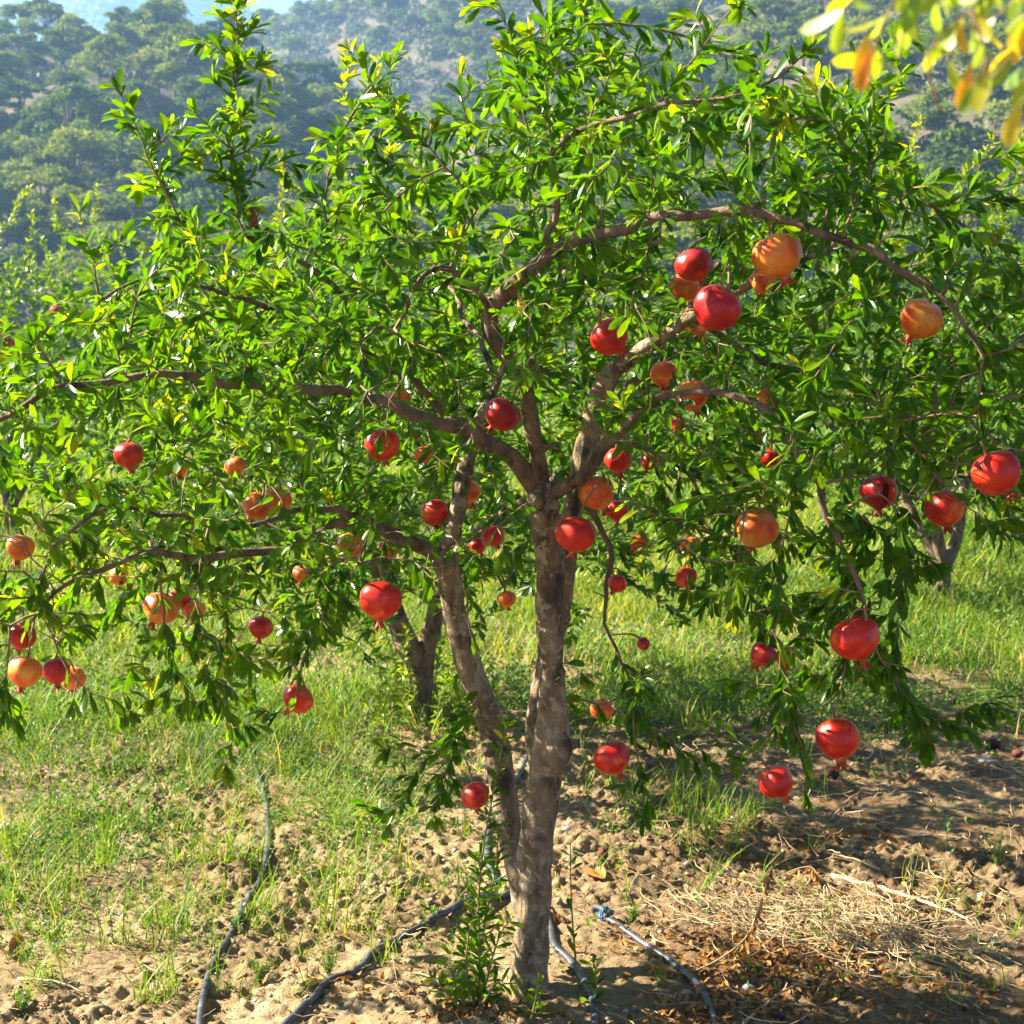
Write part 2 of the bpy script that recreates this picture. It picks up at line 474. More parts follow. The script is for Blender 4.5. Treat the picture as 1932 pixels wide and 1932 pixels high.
def build_ground():
    xs = axis(-1.7, 1.7, 0.0075, -620, 620, 1.11)
    ys = axis(2.9, 5.4, 0.0075, -30, 600, 1.05)
    X, Y = np.meshgrid(xs, ys)
    Z = gheight(X, Y)
    V = np.stack([X, Y, Z], -1).reshape(-1, 3)
    nx, ny = len(xs), len(ys)
    i = np.arange(ny - 1)[:, None] * nx; j = np.arange(nx - 1)[None]
    Q = np.stack([i + j, i + j + 1, i + nx + j + 1, i + nx + j], -1).reshape(-1, 4)
    m, nt, out = new_mat('orchard_soil')
    tc = nd(nt, 'ShaderNodeTexCoord')
    n1 = nd(nt, 'ShaderNodeTexNoise', Scale=3.0, Detail=6.0, Roughness=0.65)
    n2 = nd(nt, 'ShaderNodeTexNoise', Scale=45.0, Detail=5.0, Roughness=0.7)
    n3 = nd(nt, 'ShaderNodeTexNoise', Scale=160.0, Detail=4.0, Roughness=0.7)
    for n in (n1, n2, n3): nt.links.new(tc.outputs['Object'], n.inputs['Vector'])
    col = ramp(nt, n1.outputs['Fac'], [(0.3, (0.16, 0.105, 0.052)), (0.5, (0.285, 0.20, 0.105)), (0.7, (0.40, 0.295, 0.17))])
    col = mixc(nt, 1.0, col, ramp(nt, n2.outputs['Fac'], [(0.3, 0.6), (0.7, 1.25)]), 'MULTIPLY')
    # shade on the right side, painted into the soil colour with a noisy edge
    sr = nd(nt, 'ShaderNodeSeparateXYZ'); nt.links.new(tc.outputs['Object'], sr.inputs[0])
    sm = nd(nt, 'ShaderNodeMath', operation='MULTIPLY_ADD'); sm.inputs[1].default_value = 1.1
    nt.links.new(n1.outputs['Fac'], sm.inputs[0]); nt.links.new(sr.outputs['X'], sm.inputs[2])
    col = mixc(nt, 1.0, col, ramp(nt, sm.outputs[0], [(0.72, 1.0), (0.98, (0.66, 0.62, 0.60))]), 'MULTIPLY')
    # the far part of the orchard floor is covered with low green growth
    sx = nd(nt, 'ShaderNodeSeparateXYZ'); nt.links.new(tc.outputs['Object'], sx.inputs[0])
    mr = nd(nt, 'ShaderNodeMapRange'); mr.inputs['From Min'].default_value = 6.0; mr.inputs['From Max'].default_value = 13.0
    nt.links.new(sx.outputs['Y'], mr.inputs['Value'])
    gcol = ramp(nt, n2.outputs['Fac'], [(0.35, (0.06, 0.11, 0.02)), (0.65, (0.13, 0.20, 0.035))])
    col = mixc(nt, mr.outputs[0], col, gcol)
    ad = nd(nt, 'ShaderNodeMath', operation='ADD')
    nt.links.new(n2.outputs['Fac'], ad.inputs[0]); nt.links.new(n3.outputs['Fac'], ad.inputs[1])
    bp = nd(nt, 'ShaderNodeBump', Strength=0.8, Distance=0.008)
    nt.links.new(ad.outputs[0], bp.inputs['Height'])
    pb = nd(nt, 'ShaderNodeBsdfPrincipled', Roughness=0.95)
    pb.inputs['Specular IOR Level'].default_value = 0.1
    nt.links.new(col, pb.inputs['Base Color']); nt.links.new(bp.outputs[0], pb.inputs['Normal'])
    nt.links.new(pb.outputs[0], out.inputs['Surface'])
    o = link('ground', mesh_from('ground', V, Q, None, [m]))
    tag(o, kind='structure')


build_ground()


def GH(u, v):
    p = GP(u, v)
    z = float(gheight(p[0], p[1]))
    d = ray(u, v); k = (z - CAM_H) / d[2]
    return np.array([d[0] * k, d[1] * k, float(gheight(d[0] * k, d[1] * k))])


# ------------------------------------------------------------------ hills
def hill_mat(name, a, b, c, scale):
    m, nt, out = new_mat(name)
    tc = nd(nt, 'ShaderNodeTexCoord')
    n1 = nd(nt, 'ShaderNodeTexNoise', Scale=scale, Detail=6.0, Roughness=0.65)
    nt.links.new(tc.outputs['Object'], n1.inputs['Vector'])
    col = ramp(nt, n1.outputs['Fac'], [(0.35, a), (0.5, b), (0.66, c)])
    pb = nd(nt, 'ShaderNodeBsdfPrincipled', Roughness=0.95)
    pb.inputs['Specular IOR Level'].default_value = 0.1
    bp = nd(nt, 'ShaderNodeBump', Strength=0.6, Distance=0.8)
    nt.links.new(n1.outputs['Fac'], bp.inputs['Height']); nt.links.new(bp.outputs[0], pb.inputs['Normal'])
    nt.links.new(col, pb.inputs['Base Color']); nt.links.new(pb.outputs[0], out.inputs['Surface'])
    return m


class Hill:
    def __init__(self, name, mat, yfoot, yridge, ridge, namp, nscale, nu=160, nt=90, seed=0, power=1.0):
        r = np.array(ridge, float)
        self.ru, self.rv, self.yf, self.yr, self.na, self.ns, self.seed, self.pw = r[:, 0], r[:, 1], yfoot, yridge, namp, nscale, seed, power
        U, T = np.meshgrid(np.linspace(r[0, 0], r[-1, 0], nu), np.r_[np.linspace(0, 1, nt), np.linspace(1.03, 1.7, 24)])
        V = self.at(U, T).reshape(-1, 3)
        n = U.shape[0]
        i = np.arange(n - 1)[:, None] * nu; j = np.arange(nu - 1)[None]
        Q = np.stack([i + j, i + j + 1, i + nu + j + 1, i + nu + j], -1).reshape(-1, 4)
        self.obj = tag(link(name, mesh_from(name, V, Q, None, [mat])), kind='structure')

    def at(self, U, T):
        U = np.asarray(U, float); T = np.asarray(T, float)
        zr = (650 - np.interp(U, self.ru, self.rv)) / F * self.yr + CAM_H
        Y = self.yf + (self.yr - self.yf) * T
        X = (U - 966) / F * Y
        t1 = np.minimum(T, 1)
        Z = zr * t1 ** self.pw - np.maximum(T - 1, 0) ** 1.3 * zr * 1.6
        n = (fbm(X * self.ns, Y * self.ns, None, 4, self.seed) - 0.5) * self.na
        return np.stack([X, Y, Z + n * np.clip(T * 5, 0, 1) * np.where(T > 0.85, 0.55, 1) - 0.4], -1)


MH_NEAR = hill_mat('hillside_earth', (0.06, 0.07, 0.035), (0.10, 0.085, 0.055), (0.165, 0.12, 0.085), 0.25)
MH_FAR = hill_mat('mountain_forest', (0.035, 0.06, 0.025), (0.07, 0.09, 0.04), (0.16, 0.14, 0.10), 0.05)
HA = Hill('hill_wooded', MH_NEAR, 85, 175, [(-700, 180), (-300, 140), (0, 118), (60, 100), (130, 92), (200, 92), (300, 98), (400, 118), (500, 150), (600, 205), (700, 270), (850, 370), (1000, 480)], 9.0, 0.05, seed=3, power=0.9)
HB = Hill('hill_scrub', MH_NEAR, 150, 330, [(200, 190), (300, 120), (400, 95), (470, 76), (560, 52), (640, 26), (800, -70), (1100, -180), (1500, -260), (2400, -320)], 16.0, 0.02, seed=5)
HC = Hill('hill_pine', MH_NEAR, 72, 190, [(650, 520), (750, 420), (850, 315), (930, 240), (1085, 195), (1155, 105), (1290, 60), (1500, -20), (1932, -110), (2500, -150)], 9.0, 0.05, seed=8, power=0.95)
HD = Hill('mountain', MH_FAR, 700, 1000, [(-900, 160), (-300, 60), (-100, 30), (0, 56), (50, 48), (75, 30), (130, -18), (220, -75), (330, -62), (420, -10), (455, 30), (500, 62), (560, 72), (700, 60), (1000, 200)], 42.0, 0.006, nu=240, nt=120, seed=9)


def pine_mesh(seed, kind='pine'):
    rng = np.random.default_rng(seed)
    mb = MB()
    H = 6.0
    lean = rng.normal(size=2) * 0.25
    axis_ = np.array([[0, 0, -0.5], [lean[0] * 0.3, lean[1] * 0.3, H * 0.35], [lean[0], lean[1], H * 0.88]])
    P = catmull(axis_, 6)
    tube(mb, P, np.linspace(0.16, 0.04, len(P)), 6, mat=1)
    ncl = rng.integers(17, 25)
    cols = []
    for c in range(ncl):
        h = rng.random() ** 0.75
        z = H * (0.26 + 0.74 * h)
        rad = 2.5 * math.sqrt(max(0.05, 1 - ((h - 0.30) / 0.78) ** 2)) * math.sqrt(rng.random())
        a = rng.random() * 2 * math.pi
        ctr = np.array([math.cos(a) * rad + lean[0] * h, math.sin(a) * rad + lean[1] * h, z])
        R = np.array([1.0, 1.0, 0.75]) * rng.uniform(0.6, 1.25)
        n = int(rng.integers(190, 280))
        d = randdir(n, rng); d[:, 2] = np.abs(d[:, 2]) * 1.1 - 0.35
        p = ctr + d * R * rng.uniform(0.55, 1.0, (n, 1))
        nn = norm(d * [1, 1, 1.4] + rng.normal(size=(n, 3)) * 0.32)
        di = randdir(n, rng)
        t0 = rng.uniform(0.2, 0.8)
        leaves(mb, p, di, nn, rng.uniform(0.16, 0.36, n), 0.65, np.clip(t0 + rng.normal(size=n) * 0.14, 0, 1), 0.2, 0.3, rng, detail=False)
        if c % 3 == 0:
            tube(mb, np.array([P[int(len(P) * 0.45)], (P[-3] + ctr) / 2 - [0, 0, 0.3], ctr]), [0.07, 0.05, 0.02], 4, mat=1)
    return mb.mesh('pine_tree', [M_PINE, M_PTRUNK])


def build_hill_trees():
    rng = np.random.default_rng(21)
    meshes = [pine_mesh(100 + k) for k in range(7)]
    specs = [(HA, 100, (-90, 760), (0.04, 1.0), (0.72, 1.2), 'rounded hazy pine tree among others on the shaded wooded ridge behind the left bush', 'pines on the wooded ridge'),
             (HC, 105, (800, 2030), (0.04, 1.0), (0.72, 1.25), 'yellow green pine tree among others on the sunny slope behind the right of the crown', 'pines on the sunny slope'),
             (HB, 94, (440, 1350), (0.2, 0.98), (0.7, 1.3), 'small hazy pine tree scattered over the scrubby upper hillside', 'pines on the scrubby upper hillside')]
    for hill, n, (u0, u1), (t0, t1), (s0, s1), lab, grp in specs:
        pts, tries = [], 0
        while len(pts) < n and tries < 30000:
            tries += 1
            u, t = rng.uniform(u0, u1), rng.uniform(t0, t1)
            p = hill.at(u, t)
            if p[2] < 0.6: continue
            q = np.array(proj(p))
            scale = F / p[1]
            if q[1] < -140 or q[1] > 640: continue
            if all((q[0] - a[0]) ** 2 + ((q[1] - a[1]) * 1.5) ** 2 > (3.0 * scale * (0.55 + 0.45 * tries / 30000 if False else 1)) ** 2 * rng.uniform(0.35, 1.2) for a in pts):
                pts.append(q)
                o = link('pine_tree', meshes[rng.integers(len(meshes))], None, (p[0], p[1], p[2] - 0.5))
                s = rng.uniform(s0, s1)
                o.scale = (s * rng.uniform(0.95, 1.3), s * rng.uniform(0.95, 1.3), s * rng.uniform(0.75, 1.0))
                o.rotation_euler = (0, 0, rng.uniform(0, 6.28))
                tag(o, lab, 'tree', grp)
    # one pine stands out above the ridge
    p = HA.at(300, 1.0)
    o = link('pine_tree', meshes[2], None, (p[0], p[1], p[2] - 0.4)); o.scale = (0.8, 0.8, 0.82)
    tag(o, 'lone pine standing out above the wooded ridge against the far mountain', 'tree', 'pines on the wooded ridge')
    # low scrub that nobody could count
    mb = MB()
    for hill, n, (u0, u1), sz in ((HA, 420, (-150, 900), (0.7, 1.5)), (HB, 2300, (420, 1500), (0.9, 2.3)), (HC, 420, (780, 2050), (0.7, 1.5))):
        P = hill.at(rng.uniform(u0, u1, n), rng.uniform(0.02, 1.0, n))
        for p in P:
            if p[2] < 0.3: continue
            m = 70
            d = randdir(m, rng); d[:, 2] = np.abs(d[:, 2])
            R = rng.uniform(*sz) * np.array([1.0, 1.0, 0.8])
            t0 = rng.uniform(0.1, 0.9)
            leaves(mb, p + d * R * rng.uniform(0.6, 1, (m, 1)), randdir(m, rng), norm(d + rng.normal(size=(m, 3)) * 0.45), R[0] * rng.uniform(0.28, 0.46, m), 0.7,
                   np.clip(t0 + rng.normal(size=m) * 0.15, 0, 1), 0.2, 0.2, rng, detail=False)
    tag(link('scrub', mb.mesh('scrub', [M_SCRUB])), 'grey green scrub covering the hillside between the pines', 'scrub', kind='stuff')
    # far mountain forest mass
    mb = MB()
    n = 2600
    P = HD.at(rng.uniform(-250, 760, n), rng.uniform(0.15, 1.0, n))
    for p in P:
        m = 16
        d = randdir(m, rng); d[:, 2] = np.abs(d[:, 2])
        R = rng.uniform(2.8, 5.6)
        leaves(mb, p + d * R * 0.7, randdir(m, rng), norm(d + rng.normal(size=(m, 3)) * 0.4), R * rng.uniform(0.7, 1.1, m), 0.8, rng.uniform(0.0, 0.7), 0.2, 0.2, rng, detail=False)
    tag(link('mountain_forest', mb.mesh('mountain_forest', [M_PINE])), 'pale blue forest covering the distant mountain', 'forest', kind='stuff')


build_hill_trees()

# ------------------------------------------------------------------ space-colonised tree
FRUITS = []     # filled below, used to keep leaves out of the way of the fruit


class Skeleton:
    def __init__(self):
        self.P, self.par, self.rad, self.kids, self.hand = [], [], [], [], []

    def node(self, p, par, rad=0.0, hand=False):
        self.P.append(np.asarray(p, float)); self.par.append(par); self.rad.append(rad); self.kids.append(0); self.hand.append(hand)
        if par >= 0: self.kids[par] += 1
        return len(self.P) - 1

    def nearest(self, p):
        A = np.array(self.P)
        return int(np.argmin(((A - p) ** 2).sum(1)))

    def chain(self, P, R, parent=None):
        par = self.nearest(P[0]) if (parent is None and self.P) else (-1 if parent is None else parent)
        for p, r in zip(P, R):
            par = self.node(p, par, r, True)

    def grow(self, A, step=0.05, di=0.55, dk=0.07, iters=110, rng=RNG, trop=None, jit=0.25, maxkids=3, ok=None):
        A = np.array(A)
        P = np.array(self.P)
        best = np.full(len(A), 1e9); bi = np.zeros(len(A), int)
        start = 0
        alive = np.ones(len(A), bool)
        for it in range(iters):
            newP = np.array(self.P[start:])
            base = start
            start = len(self.P)
            for c in range(0, len(newP), 400):
                d = np.linalg.norm(A[:, None] - newP[None, c:c + 400], axis=2)
                k = d.argmin(1); dm = d[np.arange(len(A)), k]
                up = dm < best
                best[up] = dm[up]; bi[up] = base + c + k[up]
            alive &= best > dk
            act = alive & (best < di)
            if not act.any(): break
            idx = np.nonzero(act)[0]
            owners = bi[idx]
            added = 0
            for o in np.unique(owners):
                if self.kids[o] >= maxkids: 
                    alive[idx[owners == o]] &= rng.random((owners == o).sum()) > 0.15
                    continue
                a = idx[owners == o]
                d = norm(A[a] - self.P[o]).sum(0)
                if self.par[o] >= 0:
                    d = d + 0.5 * norm(self.P[o] - self.P[self.par[o]])
                d = norm(d) + rng.normal(size=3) * jit
                if trop is not None: d = d + trop(self.P[o])
                q = self.P[o] + norm(d) * step * rng.uniform(0.8, 1.15)
                if ok is not None and not ok(q):
                    alive[a] = False; added += 1
                    continue
                self.node(q, int(o)); added += 1
            if not added: break

    def radii(self, tip=0.0011, ex=2.35):
        n = len(self.P)
        acc = np.zeros(n)
        R = np.zeros(n)
        for i in range(n - 1, -1, -1):
            g = tip if acc[i] == 0 else acc[i] ** (1 / ex)
            R[i] = max(self.rad[i], g) if not self.hand[i] else self.rad[i]
            if self.par[i] >= 0: acc[self.par[i]] += g ** ex
        return R


def wpoly(pts, y0, step=0.03):
    """pts: (u, v, dY, radius in picture units) -> world polyline + radii"""
    A = np.array([list(W(u, v, y0 + dy)) + [r * (y0 + dy) / F] for u, v, dy, r in pts])
    A = catmull(A, 8)
    A = resample(A, step)
    return A[:, :3], np.maximum(A[:, 3], 0.0008)


Y0 = TRUNK_Y
TRUNK = [(1008, 1960, 0, 56), (1006, 1925, 0, 46), (1003, 1880, 0, 38), (1000, 1800, 0, 34), (1005, 1700, 0, 33), (1011, 1600, 0, 33), (1022, 1520, 0, 34), (1032, 1450, 0, 36), (1040, 1405, 0, 36), (1043, 1350, 0, 29), (1041, 1250, 0, 26), (1038, 1150, 0, 26), (1035, 1050, 0, 27), (1028, 985, 0, 28), (1022, 940, 0, 30), (1020, 910, 0, 24)]
STEMS = [
    [(1000, 1760, 0.10, 20), (978, 1650, 0.16, 24), (958, 1540, 0.2, 26), (942, 1440, 0.22, 26), (926, 1370, 0.23, 26), (905, 1310, 0.23, 26), (880, 1240, 0.23, 24), (862, 1170, 0.23, 23), (849, 1100, 0.23, 22), (841, 1055, 0.23, 22), (850, 1020, 0.23, 18), (862, 970, 0.24, 17), (874, 900, 0.26, 17), (887, 850, 0.3, 15), (902, 800, 0.34, 12), (930, 740, 0.4, 9), (960, 670, 0.45, 6)],
    [(1030, 1480, 0.04, 22), (1012, 1400, 0.10, 20), (1014, 1330, 0.13, 19), (1032, 1250, 0.15, 19), (1058, 1160, 0.16, 19), (1067, 1080, 0.17, 19), (1076, 1000, 0.17, 19), (1087, 930, 0.17, 20), (1104, 850, 0.17, 22), (1126, 770, 0.16, 22), (1146, 715, 0.15, 19), (1170, 688, 0.13, 17), (1205, 664, 0.1, 15), (1250, 636, 0.05, 13), (1300, 600, 0.0, 12), (1345, 575, -0.05, 10), (1410, 540, -0.1, 8), (1490, 500, -0.15, 6), (1570, 470, -0.2, 4)],
]
LIMBS = [
    [(1010, 920, 0, 20), (975, 872, -0.03, 18), (930, 838, -0.07, 17), (880, 803, -0.1, 16), (830, 788, -0.13, 15), (770, 778, -0.16, 14), (700, 763, -0.2, 13), (640, 745, -0.22, 11), (600, 731, -0.24, 10), (540, 724, -0.27, 10), (470, 724, -0.3, 10), (380, 722, -0.33, 9), (300, 712, -0.36, 8), (230, 712, -0.38, 7), (170, 722, -0.4, 7), (100, 740, -0.43, 6), (40, 772, -0.45, 6), (-30, 800, -0.47, 5)],
    [(1020, 915, 0, 18), (1018, 880, -0.02, 16), (1010, 840, -0.05, 15), (1000, 790, -0.08, 15), (988, 745, -0.12, 15), (970, 690, -0.16, 15), (945, 645, -0.2, 15), (930, 612, -0.22, 15), (931, 588, -0.24, 15), (952, 560, -0.26, 15), (985, 517, -0.3, 14), (1030, 482, -0.33, 13), (1080, 458, -0.36, 13), (1150, 437, -0.4, 12), (1230, 420, -0.44, 11), (1310, 406, -0.48, 10), (1400, 400, -0.52, 9), (1480, 410, -0.55, 9), (1540, 430, -0.58, 8), (1600, 462, -0.6, 8), (1640, 485, -0.62, 8), (1700, 522, -0.65, 6), (1765, 565, -0.68, 5), (1810, 620, -0.7, 4), (1850, 720, -0.72, 3), (1880, 830, -0.74, 2)],
    [(1036, 935, 0, 18), (1070, 910, -0.03, 14), (1110, 880, -0.07, 13), (1150, 846, -0.1, 12), (1190, 812, -0.14, 10), (1230, 775, -0.2, 8), (1300, 745, -0.28, 7), (1380, 745, -0.36, 7), (1450, 785, -0.42, 8), (1505, 855, -0.45, 9), (1543, 930, -0.48, 8), (1573, 990, -0.5, 7), (1592, 1035, -0.5, 6), (1612, 1085, -0.5, 5), (1628, 1140, -0.5, 4), (1610, 1220, -0.52, 2.5), (1592, 1310, -0.54, 2), (1584, 1350, -0.55, 1.6)],
    [(1035, 478, -0.33, 8), (1030, 445, -0.36, 7), (1050, 400, -0.4, 7), (1045, 350, -0.43, 6), (1035, 300, -0.46, 5.5), (1070, 268, -0.5, 5), (1150, 228, -0.55, 5), (1250, 203, -0.6, 4.5), (1365, 190, -0.65, 3.5), (1430, 170, -0.68, 3), (1500, 120, -0.7, 2), (1545, 78, -0.72, 1.4)],
    [(930, 605, -0.22, 8), (905, 548, -0.24, 7), (870, 516, -0.27, 6.5), (832, 500, -0.3, 6), (802, 517, -0.33, 5), (770, 570, -0.36, 4), (740, 620, -0.38, 3)],
    [(843, 1060, 0.23, 16), (818, 1045, 0.21, 15), (788, 1033, 0.2, 14), (755, 1010, 0.16, 11), (700, 990, 0.1, 9), (620, 1000, 0.02, 8), (540, 1030, -0.05, 8), (450, 1055, -0.1, 8), (390, 1062, -0.14, 8), (340, 1050, -0.16, 8), (280, 1050, -0.2, 7), (200, 1075, -0.26, 5), (120, 1110, -0.32, 4), (60, 1170, -0.36, 3)],
    [(750, 1005, 0.16, 8), (620, 960, 0.05, 6), (500, 985, -0.15, 5), (400, 990, -0.25, 4), (300, 960, -0.33, 4), (190, 960, -0.4, 4), (120, 1000, -0.45, 3.5), (80, 1060, -0.48, 3), (55, 1130, -0.5, 2.4)],
    [(890, 850, 0.3, 9), (840, 790, 0.3, 8), (760, 710, 0.28, 7), (660, 640, 0.22, 7), (560, 590, 0.15, 6), (460, 560, 0.05, 5), (360, 530, -0.05, 4), (280, 530, -0.1, 3)],
    [(700, 640, 0.22, 5), (660, 560, 0.15, 5), (580, 500, 0.1, 5), (500, 465, 0.05, 5), (458, 440, 0.02, 5)],
    [(1110, 840, 0.17, 10), (1180, 740, 0.3, 9), (1260, 640, 0.45, 8), (1330, 540, 0.55, 7), (1400, 430, 0.6, 5), (1450, 330, 0.62, 4)],
    [(985, 740, -0.12, 8), (1010, 640, 0.1, 7), (1060, 540, 0.3, 6), (1090, 430, 0.4, 5), (1100, 330, 0.45, 4)],
    [(1300, 600, 0.0, 7), (1380, 640, 0.0, 6), (1480, 680, -0.05, 6), (1580, 720, -0.1, 5), (1680, 790, -0.2, 4), (1750, 880, -0.3, 3)],
    [(930, 700, -0.16, 6), (900, 640, -0.05, 5.5), (850, 560, 0.1, 5), (800, 470, 0.2, 4), (760, 400, 0.22, 3)],
    [(1085, 935, 0.17, 8), (1130, 980, 0.25, 6), (1150, 1060, 0.2, 5), (1150, 1150, 0.15, 4), (1165, 1240, 0.1, 3), (1195, 1320, 0.05, 2), (1240, 1385, 0.0, 1.4)],
]
# leader shoots and hanging strands: (points, depth offset, leafiness)
SHOOTS = [
    ([(458, 445), (448, 400), (440, 330), (437, 250), (440, 180), (445, 100), (447, 50), (440, 0), (436, -30)], 0.0, 2.6),
    ([(352, 440), (330, 400), (310, 360), (295, 320), (270, 265), (245, 215), (235, 190), (222, 165)], -0.1, 1.3),
    ([(900, 395), (850, 330), (800, 270), (760, 240), (720, 190), (690, 130), (655, 92)], -0.3, 0.9),
    ([(1040, 310), (1035, 200), (1025, 100), (1030, 40), (1060, -40)], -0.45, 1.2),
    ([(1000, 300), (985, 200), (975, 100), (950, 30), (930, -30)], -0.3, 1.0),
    ([(1240, 200), (1290, 130), (1330, 90), (1360, 45), (1390, 10)], -0.6, 0.6),
    ([(1640, 350), (1640, 260), (1645, 200), (1650, 140), (1668, 95)], -0.5, 0.9),
    ([(1600, 360), (1590, 280), (1560, 220)], -0.5, 0.9),
    ([(1420, 240), (1430, 170), (1440, 120)], -0.5, 0.8),
    ([(610, 420), (618, 340), (640, 260)], 0.1, 0.9),
    ([(740, 380), (700, 330), (675, 290)], -0.3, 0.9),
    ([(190, 560), (172, 490), (160, 445)], -0.2, 0.8),
    ([(110, 710), (80, 660), (62, 620)], -0.4, 0.9),
    ([(1210, 220), (1205, 150), (1215, 90)], 0.3, 0.8),
    ([(1800, 420), (1830, 360), (1850, 310)], -0.5, 0.9),
    ([(880, 300), (880, 220), (865, 160)], 0.3, 0.8),
    ([(380, 1060), (372, 1150), (385, 1250), (420, 1330), (445, 1385)], -0.3, 1.0),
    ([(610, 1060), (600, 1160), (565, 1260), (555, 1330)], -0.2, 0.8),
    ([(80, 1160), (110, 1240), (160, 1295), (212, 1318)], -0.45, 0.9),
    ([(20, 1180), (12, 1270), (15, 1345)], -0.45, 0.8),
    ([(1500, 900), (1480, 1020), (1462, 1140), (1470, 1250), (1462, 1350), (1466, 1432)], -0.52, 0.9),
    ([(1628, 1150), (1660, 1240), (1710, 1310), (1770, 1355), (1830, 1342), (1868, 1330)], -0.55, 0.9),
    ([(1660, 1240), (1720, 1330), (1752, 1405)], -0.55, 0.9),
    ([(1470, 1270), (1500, 1370), (1522, 1450)], -0.52, 0.8),
    ([(1240, 1385), (1280, 1415), (1325, 1440)], 0.0, 0.9),
    ([(1195, 1330), (1205, 1430), (1222, 1530)], -0.05, 0.9),
    ([(1100, 1320), (1150, 1330), (1190, 1300)], 0.05, 0.9),
    ([(885, 1050), (878, 1130), (890, 1210), (905, 1240)], 0.1, 0.15),
    ([(905, 1310), (870, 1360), (830, 1410), (780, 1465), (740, 1540)], 0.15, 0.9),
    ([(900, 1330), (860, 1400), (835, 1480), (815, 1530)], 0.12, 0.8),
    ([(1700, 800), (1770, 900), (1850, 980), (1905, 1005)], -0.6, 1.0),
    ([(1640, 900), (1700, 990), (1705, 1080), (1690, 1180)], -0.45, 1.0),
    ([(1600, 960), (1680, 1010), (1765, 1065)], -0.4, 0.9),
    ([(1310, 900), (1310, 1000), (1295, 1090)], 0.0, 0.8),
    ([(700, 1000), (660, 1100), (630, 1180)], 0.1, 0.7),
    ([(300, 1060), (310, 1170), (330, 1260), (350, 1310)], -0.2, 0.9),
    ([(1420, 900), (1400, 1010), (1390, 1110)], -0.45, 0.9),
]
SHOOTS += [([(a, b), (c, d), (e, f)], 0.0, 1.0) for a, b, c, d, e, f in (
    (447, 100, 468, 74, 482, 52), (444, 150, 474, 132, 497, 122), (440, 190, 412, 165, 398, 148), (438, 230, 470, 206, 492, 190), (440, 280, 407, 256, 390, 236),
    (438, 300, 474, 284, 500, 268), (445, 350, 480, 332, 504, 318), (440, 345, 402, 318, 386, 300), (447, 60, 422, 42, 412, 28), (443, 112, 415, 96, 402, 84), (445, 20, 465, 0, 474, -16),
    (300, 330, 335, 310, 352, 288), (280, 290, 308, 262, 318, 240), (318, 375, 288, 352, 272, 340), (262, 250, 240, 240, 226, 222), (700, 165, 735, 130, 745, 100), (760, 240, 720, 235, 690, 222), (1030, 100, 1070, 70, 1100, 45), (1032, 160, 990, 130, 965, 105), (1340, 85, 1320, 50, 1312, 25), (1642, 220, 1675, 185, 1690, 160), (1645, 260, 1612, 225, 1600, 200))]
DENS = [
    "00000000004500000000",
    "00000001016642342100",
    "00004002244887786310",
    "00002125446888887331",
    "00137776888888887565",
    "02789988888888788778",
    "35999999988888888899",
    "68999999988888899999",
    "64899988534567876798",
    "64789887343346865465",
    "67778776543144767532",
    "66677565321133665200",
    "55245420000320366200",
    "33144300000430144320",
    "00002003300100200320",
    "00000002100020010000",
]
